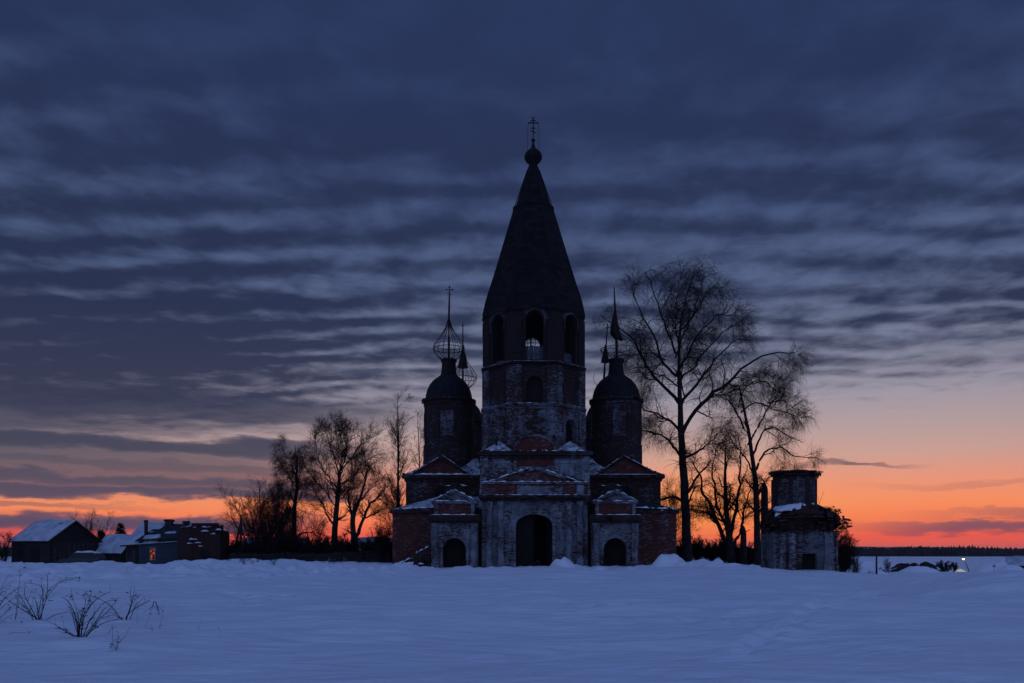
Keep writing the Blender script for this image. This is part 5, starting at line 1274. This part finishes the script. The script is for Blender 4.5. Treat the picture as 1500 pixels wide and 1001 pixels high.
# ---- the squat gate ruin on the right
GX, GY = wx(1170, 70.6), 70.6; root = thing('gate_ruin', (GX, GY, 0), 'squat roofless brick gate chapel with a round stump tower and crumbling cornice', 'ruin')
ap_ = 2.62; rz = 0.0; m = MB()
for kf in range(8):
    T = Matrix.Translation((GX, GY, 0)) @ Matrix.Rotation(rz+kf*PI/4, 4, 'Z') @ Matrix.Translation((0, -ap_ if kf % 2 == 0 else -ap_*1.09, 0)); m.T = T
    wf = 1.76 if kf % 2 == 0 else .86
    m.wall(-wf, wf, -.6, 3.35, .7, [dict(c=-.02, w=1.25, zb=-.6, zs=1.42, rise=0)] if kf == 0 else [])
m.T = Matrix(); w = g(m, 'wall', 'tier', root)
for kf in (0, 7, 1, 2, 6):
    for sx in ((-1, 1) if kf % 2 == 0 else (0,)):
        m = MB(Matrix.Translation((GX, GY, 0)) @ Matrix.Rotation(rz+kf*PI/4, 4, 'Z') @ Matrix.Translation((0, -ap_ if kf % 2 == 0 else -ap_*1.09, 0))); xx = sx*1.5
        m.box(xx-.26, xx+.26, -.14, .02, -.6, 3.2); m.box(xx-.33, xx+.33, -.2, .02, -.6, .5); m.box(xx-.32, xx+.32, -.2, .02, 2.95, 3.25); g(m, 'pilaster', 'portal', w)
m = MB(Matrix.Translation((GX, GY, 0)) @ Matrix.Rotation(rz, 4, 'Z') @ Matrix.Translation((0, -ap_, 0))); m.box(-.66, .62, .5, .56, -.6, 1.4); g(m, 'doorway_boards', 'door', w)
def broken_ring(mb, cx, cy, z0, z1, r, seed, n=46, jit=.3, hm=.12, rin=.8):
    q = random.Random(seed)
    for i in range(n):
        if q.random() < hm: continue
        a0 = 2*PI*i/n; rr = r*(1+jit*.25*math.sin(a0*2+seed)+q.uniform(-jit, jit)*.16)*(1.0+.12*max(0, math.cos(a0+.4)))
        mb.lathe([(r*rin, z0+.004), (rr, z0+q.uniform(0,.06)), (rr+q.uniform(-.08,.04), z1-q.uniform(0,.1)), (r*rin, z1)], (cx, cy, 0), 1, a0, a0+2*PI/n-.008)
m = MB(); zz = 3.3
for i, (r, h) in enumerate([(3.1,.2),(3.3,.2),(3.5,.22),(3.38,.24),(3.44,.24),(3.28,.26),(3.1,.24),(2.9,.22),(2.65,.2),(2.3,.18)]):
    broken_ring(m, GX+.08, GY, zz, zz+h, r, i, jit=.6 if i > 3 else .4, hm=.08+.016*i, rin=.5); zz += h+.002
m.lathe([(2.6,3.2),(2.95,3.5),(2.95,4.8),(2.4,5.3),(1.7,5.7)], (GX, GY, 0), 20); m.lathe([(2.5,3.5+.1),(2.85,3.9),(2.9,4.5),(2.6,4.95),(2.0,5.25)], (GX+.52, GY, 0), 26, noise=.10)
for _ in range(260):
    rr_ = 2.75*math.sqrt(random.random()); aa = random.uniform(0, 2*PI); xx_ = GX+rr_*math.cos(aa); yy_ = GY+rr_*math.sin(aa)
    m.rubble(xx_, xx_, yy_, yy_, 5.72-.13*rr_*rr_, 1, (.12,.40))
cr = g(m, 'crumbled_cornice', 'brownred', root)
m = MB(); n = 10
nn_ = 70; rows = []
for i in range(nn_+1):
    a_ = PI*(.82+1.10*i/nn_); q = fbm(np.array([i*.16]), np.array([3.3]), 90, 3)[0]; q2 = fbm(np.array([i*.23]), np.array([9.1]), 95, 3)[0]
    ro = 2.30+1.7*q-.5*max(0, (i/nn_-.45)*2); ri = min(1.85+.5*q2, ro-.02); ro = max(ro, ri+.02)
    for t in (0, .15, .5, .85, 1): rr_ = ri+(ro-ri)*t; rows.append((GX-.06+rr_*math.cos(a_), GY+rr_*math.sin(a_), 5.86-(rr_-1.6)*.70+(.16 if 0 < t < 1 else -.05)*min(1, (ro-ri)*2)))
m.add(rows, [(i*5+j, i*5+j+1, (i+1)*5+j+1, (i+1)*5+j) for i in range(nn_) for j in range(4)])
g(m, 'snow_cover', 'cap', cr, True)
tx = wx(1163, GY); m = MB(); m.lathe([(1.93,5.2),(1.93,5.6),(1.87,5.7),(1.80,8.1)], (tx, GY, 0), 22)
st_ = g(m, 'stump_tower', 'tier_mid', root)
m = MB(); m.lathe([(1.5,7.9),(1.62,8.1),(1.72,8.45),(1.74,8.62)], (tx, GY, 0), 20); broken_ring(m, tx, GY, 8.0, 8.2, 1.86, 31, 30, .12, .03); broken_ring(m, tx, GY, 8.203, 8.45, 2.0, 32, 30, .14, .03); broken_ring(m, tx, GY, 8.453, 8.68, 2.1, 33, 30, .14, .06)
for a in np.arange(8)*PI/4+.3: m.T = Matrix.Translation((tx, GY, 0)) @ Matrix.Rotation(a, 4, 'Z') @ Matrix.Translation((0,-1.84,0)); m.box(-.18,.18,-.08,.1,5.7,8.0)
m.T = Matrix(); m.rubble(tx-1.4, tx+1.4, GY-1.4, GY+1.4, 8.68, 26, (.06,.18)); g(m, 'tower_cornice', 'tier_upper', st_)
m = MB(); m.tube([(GX+1.6,GY-.3,5.3),(GX+1.75,GY-.3,6.0),(GX+2.1,GY-.3,6.9)], [.02,.015,.008], 4); m.tube([(GX+1.7,GY-.3,5.7),(GX+1.6,GY-.3,6.5)], [.012,.006], 4); m.tube([(GX+1.6,GY-.3,5.5),(GX+1.45,GY-.3,6.2)], [.012,.006], 4); g(m, 'sapling', 'stem', cr)
# ---- far right: heaps, farm shed, lamp
def heap(px, Y, w, d, h, label, mat, seed, name='earth_heap', cat='heap'):
    cx = wx(px, Y); bz_ = H(cx, Y)-.15; rng = np.random.default_rng(seed); nn = 46
    U, Vv = np.meshgrid(np.linspace(-1,1,nn), np.linspace(-1,1,nn)); r = np.sqrt(U*U+Vv*Vv)
    z = h*np.clip(1-r**2.4, -.05, 1)*(1+.5*fbm(U*2.1+seed, Vv*2.1, seed, 4))+h*.16*fbm(U*7, Vv*7, seed+3, 2)*np.clip(1.2-r, 0, 1)
    Vt = np.stack([U*w/2, Vv*d/2, z], -1).reshape(-1,3); ii = np.arange(nn*nn).reshape(nn,nn); Qh = np.stack([ii[:-1,:-1],ii[:-1,1:],ii[1:,1:],ii[1:,:-1]],-1).reshape(-1,4)
    o = npmesh(name, Vt, Qh, mat, None, True, (cx, Y, bz_)); tag(o, label, cat); return o
def heapmat(name, thr, dark=(.02,.016,.014)):
    mm, nt = new_mat(name); pos = nt.node('ShaderNodeNewGeometry'); p = pos.outputs['Position']; n = nt.noise(p, .55, 6, .65)
    nz = nt.sep(pos.outputs['Normal'])[2]
    f = nt.step(nt.add(n, nt.mul(nz, .3)), thr-.06, thr+.06); finish(nt, nt.mix(f, dark, (.78,.79,.82)), .85, n, .3); return mm
hm1 = heapmat('earth_with_patchy_snow', .86); hm2 = heapmat('snowy_heap', .55)
heap(1334, 150, 9.5, 6, 1.7, 'long dark earth heap with patchy snow in the field beyond the gate ruin', hm1, 4)
heap(1356, 146, 5.5, 3.5, 1.5, 'smaller dark heap touching the right end of the long earth heap', hm1, 7)
heap(1272, 108, 5.5, 4, 1.5, 'rounded white snow heap beside the short bare post', hm2, 9, 'snow_heap')
heap(1345, 128, 7.5, 4, 1.1, 'low white snow heap in front of the long earth heap', hm2, 11, 'snow_heap')
heap(1456, 140, 7.5, 5, 1.9, 'grey snow heap right of the lit street lamp', hm2, 13, 'snow_heap')
heap(1480, 138, 6, 5, 1.3, 'low grey snow heap between lamp and farm building', hm2, 17, 'snow_heap')
heap(1404, 172.0, 4.0, 2.6, .8, 'small snow bank lit yellow right under the street lamp', hm2, 19, 'snow_heap')
thicket('bare_shrub', (wx(1384,148), 148, H(wx(1384,148),148)), 14, 2.4, 1.5, 'dark round bush just left of the street lamp', 101, (10,6,4), rad=.05, r2=.03)
thicket('bare_shrub', (wx(1397,150), 150, H(wx(1397,150),150)), 10, 1.8, 1.2, 'low dark bush right beside the lamplit patch of snow', 102, (10,6,3), rad=.05, r2=.03)
thicket('bare_shrub', (wx(1254,100), 100, H(wx(1254,100),100)), 10, 2.6, 1.0, 'thin bare bush behind the rounded snow heap', 103, (7,5,3), rad=.03, r2=.012)
rt, w, r, k = house('farm_building', (wx(1545, 150), 150, H(wx(1545,150),150)-.3), math.radians(-33), 7.5, 6, 1.5, 3.0, 'low dark farm building with a snowy roof cut by the right edge', 'farm building', M['log'], M['wood']); roof_snow(rt, r, 7.5, 6, 1.5, 3.0, k, h=.3)
m = MB(); m.box(-3.2, -1.8, -.06, .02, -.3, 1.6); m.build('door', M['door'], rt, loc=(0,0,0))
Yl = 170.; lb = P(1421, 836, Yl); lb.z = H(lb.x, Yl)-.2; lt = P(1411.5, 819, Yl); root = thing('street_lamp', tuple(lb), 'lit yellow street lamp on a leaning pole in the far field', 'street lamp')
m = MB(); m.tube([lb, lt], [.11, .08], 7); m.tube([lt, lt+Vector((-.25,-.3,.12))], .04, 5); pp = g(m, 'post', 'wood', root)
hd = lt+Vector((-.3,-.45,.1)); m = MB(); m.lathe([(.12,.22),(.30,.08),(.32,.0)], tuple(hd), 12); g(m, 'lamp_shade', 'iron', root)
m = MB(); m.lathe([(.02,-.30),(.16,-.24),(.25,-.10),(.24,.0),(.05,.03)], tuple(hd), 12); g(m, 'bulb', 'lamp', root)
pl_ = bpy.data.lights.new('LampLight', 'POINT'); po_ = bpy.data.objects.new('LampLight', pl_); COL.objects.link(po_); po_.location = hd+Vector((0,0,-.55)); pl_.energy = 90; pl_.color = (1,.93,.04); pl_.shadow_soft_size = .2
# ================================================================== dry shrubs and weeds in the foreground
cw = crop(0, 720, .24)
def weed(name, base, Y, stems, label, seed, buds=(), r0=.010, cat='dry plant', group=None, bud=.028, side=7, twl=(.08,.36)):
    rng = np.random.default_rng(seed); bx, by = cw(*base); b0 = P(bx, by, Y); gz = H(b0.x, Y); dz = gz-b0.z
    root = thing(name, (b0.x, Y, gz), label, cat, group); off = np.array([b0.x, Y, gz]); m = MB(); Ps = []; Rs = []
    extra = []
    if side >= 7:
        for st in stems:
            for _ in range(1 if rng.uniform() < .6 else 0):
                sx = rng.uniform(.55, 1.0); jx = rng.uniform(-38, 38); x0, y0 = st[0]
                extra.append([(x0+rng.uniform(-26,26), y0+rng.uniform(-12,4))]+[(x0+(x-x0)*sx+jx*(i+1)/len(st), y0+(y-y0)*sx*rng.uniform(.9,1.05)) for i, (x, y) in enumerate(st[1:])])
    stems = list(stems)+extra
    for st in stems:
        pts = []; a = rng.uniform(-.35, .35); n = len(st)
        for i, (x, y) in enumerate(st):
            px, py = cw(x, y); q = P(px, py, Y); pts.append((q.x, Y+a*i/(n-1)*1.2, q.z+dz))
        p, r = resample(pts, np.linspace(r0, r0*.35, n)*rng.uniform(.6, 1.05), 16); Ps.append(p); Rs.append(r)
    Ps = np.stack(Ps); Rs = np.stack(Rs); V, Q = tubes(Ps-off, Rs, 5); st_o = npmesh('stems', V, Q, M['stem'], root, True)
    if side:
        C, R = sprout(rng, Ps, Rs, side, .25, 1., (.35,1.0), twl, 5, .02, .16, .6, .0022); V, Q = tubes(C-off, R, 3)
        npmesh('side_twigs', V, Q, M['stem'], root)
    mb = MB()
    cl = []
    for (x, y, n, s) in buds:
        px, py = cw(x, y); q = P(px, py, Y); q.z += dz
        for _ in range(n):
            c = q+Vector((rng.normal()*s, rng.normal()*s*.8, rng.normal()*s)); cl.append(c)
    if side:
        for k in range(0, len(C), 3): cl.append(Vector(C[k,-1]))
    for c in cl:
        T = Matrix.Translation(c) @ Matrix.Rotation(rng.uniform(0,6),4,'Z') @ Matrix.Rotation(rng.uniform(0,3),4,'X'); mb.T = T; e = bud*rng.uniform(.5, 1.1)
        mb.add([(-e,0,0),(0,-e*.5,.1*e),(e*1.1,0,.25*e),(0,e*.5,.1*e),(0,0,.45*e)], [(0,1,4),(1,2,4),(2,3,4),(3,0,4),(3,2,1,0)])
    mb.T = Matrix()
    if cl: mb.build('seed_heads', M['stem'], root)
    return root
Ya = EYE*F/(912-HOR); Yb_ = EYE*F/(936-HOR); Yc2 = EYE*F/(914-HOR)
weed('dry_shrub', (238,800), Ya, [[(238,805),(268,670),(318,590),(400,548),(470,540)], [(240,805),(290,670),(308,590),(310,520),(334,495)], [(232,805),(190,740),(150,650),(120,610)], [(236,805),(250,700),(290,600),(250,575),(180,570)], [(228,800),(200,700),(190,640),(215,590)], [(225,790),(175,745),(120,690),(60,630)],
    [(240,805),(300,650),(390,560),(500,545)], [(236,800),(246,720),(255,660)], [(270,805),(320,765),(380,755),(440,770)]],
    'dry arching shrub, leftmost of the two full clumps in the near snow', 201, [(485,545,7,.03),(470,535,4,.03),(180,560,4,.03),(215,620,3,.02),(200,650,3,.02),(312,672,3,.02),(306,520,2,.02),(185,690,3,.03)])
weed('dry_shrub', (485,885), Yb_, [[(480,895),(470,780),(520,690),(560,640),(620,608)], [(480,890),(445,740),(385,655),(330,640)], [(500,895),(540,790),(600,705),(645,655),(705,660)], [(475,890),(430,850),(370,785),(290,755)], [(515,895),(560,840),(640,790),(740,770)], [(485,890),(500,760),(545,680),(548,600)],
    [(478,890),(460,760),(420,700),(370,620)], [(510,895),(600,770),(660,700),(690,640)], [(490,895),(530,740),(590,650),(620,600)], [(500,895),(520,830),(580,815),(600,800)], [(487,895),(492,800),(515,720)]],
    'dry arching shrub with dark seed clusters, fullest clump in the near snow', 203, [(615,608,4,.02),(552,600,3,.02),(440,628,5,.03),(515,720,6,.02),(490,730,6,.03),(585,820,6,.02),(690,640,4,.03),(705,660,3,.02),(405,846,3,.015),(445,650,3,.02),(575,640,3,.02),(545,655,3,.02)])
weed('dry_shrub', (765,805), Yc2, [[(768,808),(790,700),(762,640),(752,605)], [(770,808),(800,760),(870,715),(948,690),(966,663)], [(745,808),(700,720),(640,670),(570,640)], [(768,808),(785,690),(775,620)], [(770,808),(800,700),(830,655)], [(745,805),(690,770),(620,800),(560,850)], [(950,692),(960,730),(968,745)]],
    'sparse dry shrub with one long low stem reaching right, beside the full clump', 205, [(745,798,5,.012)])
weed('dry_weed', (710,990), EYE*F/(959-HOR), [[(712,996),(705,960),(712,900),(722,835)], [(712,990),(690,965),(676,945)], [(710,960),(725,930),(728,905)]],
    'dark drooping seed spike nearest the camera, below the shrubs', 207, [(690,965,13,.022),(712,940,14,.022),(705,975,10,.022),(720,910,10,.018),(680,950,7,.015),(718,880,6,.012),(715,970,6,.02)], bud=.016, side=2, r0=.005, twl=(.03,.1))
weed('dry_weed', (93,790), Ya, [[(93,793),(115,680),(140,560),(152,455)], [(93,793),(100,700),(96,640)]], 'tall straight dry stalk at the left, behind the arching shrubs', 209, [(152,470,6,.03)], r0=.007, side=2)
weed('dry_weed', (-40,800), Ya-1.5, [[(-60,800),(0,640),(60,560),(120,490)], [(-60,800),(-20,700),(40,620),(130,560)], [(-50,800),(0,780),(60,740),(160,720)], [(-60,800),(-10,600),(30,540),(100,500)], [(-40,800),(10,720),(50,660)], [(-40,830),(10,790),(60,755)]], 'dry arching stems entering from the left edge', 211, [(120,490,4,.03)], r0=.007)
weed('dry_weed', (60,830), EYE*F/(928-HOR), [[(30,840),(60,824),(120,826),(180,832),(215,846)], [(180,880),(215,862),(260,862),(302,882)]], 'fallen dry stems lying on the snow at the lower left', 213, [(182,828,5,.02),(275,852,4,.015),(190,875,4,.015),(125,884,4,.03)], r0=.005, side=2, twl=(.03,.08))
gk = 0
for base, st, lab in [((884,862), [[(884,865),(886,800),(884,740)]], 'single upright grass stalk right of the sparse shrub'), ((1210,868), [[(1210,870),(1222,830),(1243,780)]], 'single leaning grass stalk farthest to the right of the shrubs but one'), ((1345,890), [[(1345,892),(1348,865),(1344,840)]], 'short grass stalk farthest to the right of the shrubs'),
    ((970,862), [[(972,865),(965,800),(955,700)], [(975,865),(972,830),(985,850)]], 'nodding weed with seeds below the long shrub stem'), ((835,830), [[(838,832),(836,790),(830,760)]], 'faint thin grass stalk close to the sparse shrub'), ((660,880), [[(660,882),(668,850),(685,825)], [(655,882),(650,860),(640,845)]], 'small dry tuft between the full clump and the seed spike'), ((770,885), [[(770,888),(776,860),(772,850)]], 'tiny dry tuft right of the seed spike'), ((940,875), [[(935,880),(925,855),(915,845)], [(940,880),(945,860)]], 'tiny dry tuft beside the nodding weed')]:
    by = cw(*base)[1]; weed('grass_stalk', base, EYE*F/(by-HOR), st, lab, 220+gk, [(970,850,4,.02)] if base[0] == 970 else (), r0=.0035, side=2, cat='grass stalk', bud=.012, twl=(.03,.09)); gk += 1
# brushwood tips poking through the bank on the left
rr = random.Random(12); first = None
for i in range(22):
    px = rr.uniform(290, 420) if i < 16 else rr.uniform(420, 575); yy = rr.uniform(60, 64)
    if first is None:
        first = thicket('bank_twigs', (wx(px,yy), yy, H(wx(px,yy),yy)), 7, .75, .45, 'small dry twigs poking through the snow bank before the hedge', 301, (3,2,1), group='twigs poking through the snow bank', cat='dry plant', rad=.008, r2=.006)
    else:
        c = copy_tree(first); c.location = (wx(px,yy), yy, H(wx(px,yy),yy)); c.rotation_euler.z = rr.uniform(0,6); s = rr.uniform(.5,1.1); c.scale = (s,s,s)
# ================================================================== thin winter haze
hz = bpy.data.materials.new('evening_haze'); hz.use_nodes = True; nt = NT(hz.node_tree)
pv = nt.node('ShaderNodeVolumePrincipled'); o = nt.node('ShaderNodeOutputMaterial'); nt.l.new(pv.outputs[0], o.inputs['Volume'])
pv.inputs['Color'].default_value = (.86,.88,.92,1); pv.inputs['Density'].default_value = 6e-5; pv.inputs['Anisotropy'].default_value = .3
m = MB(); m.box(-9200, 9200, -9200, 9200, -30, 72); hb = m.build('haze', hz, None, uv=False); tag(hb, 'thin evening haze over the snow fields', 'haze', kind='stuff')
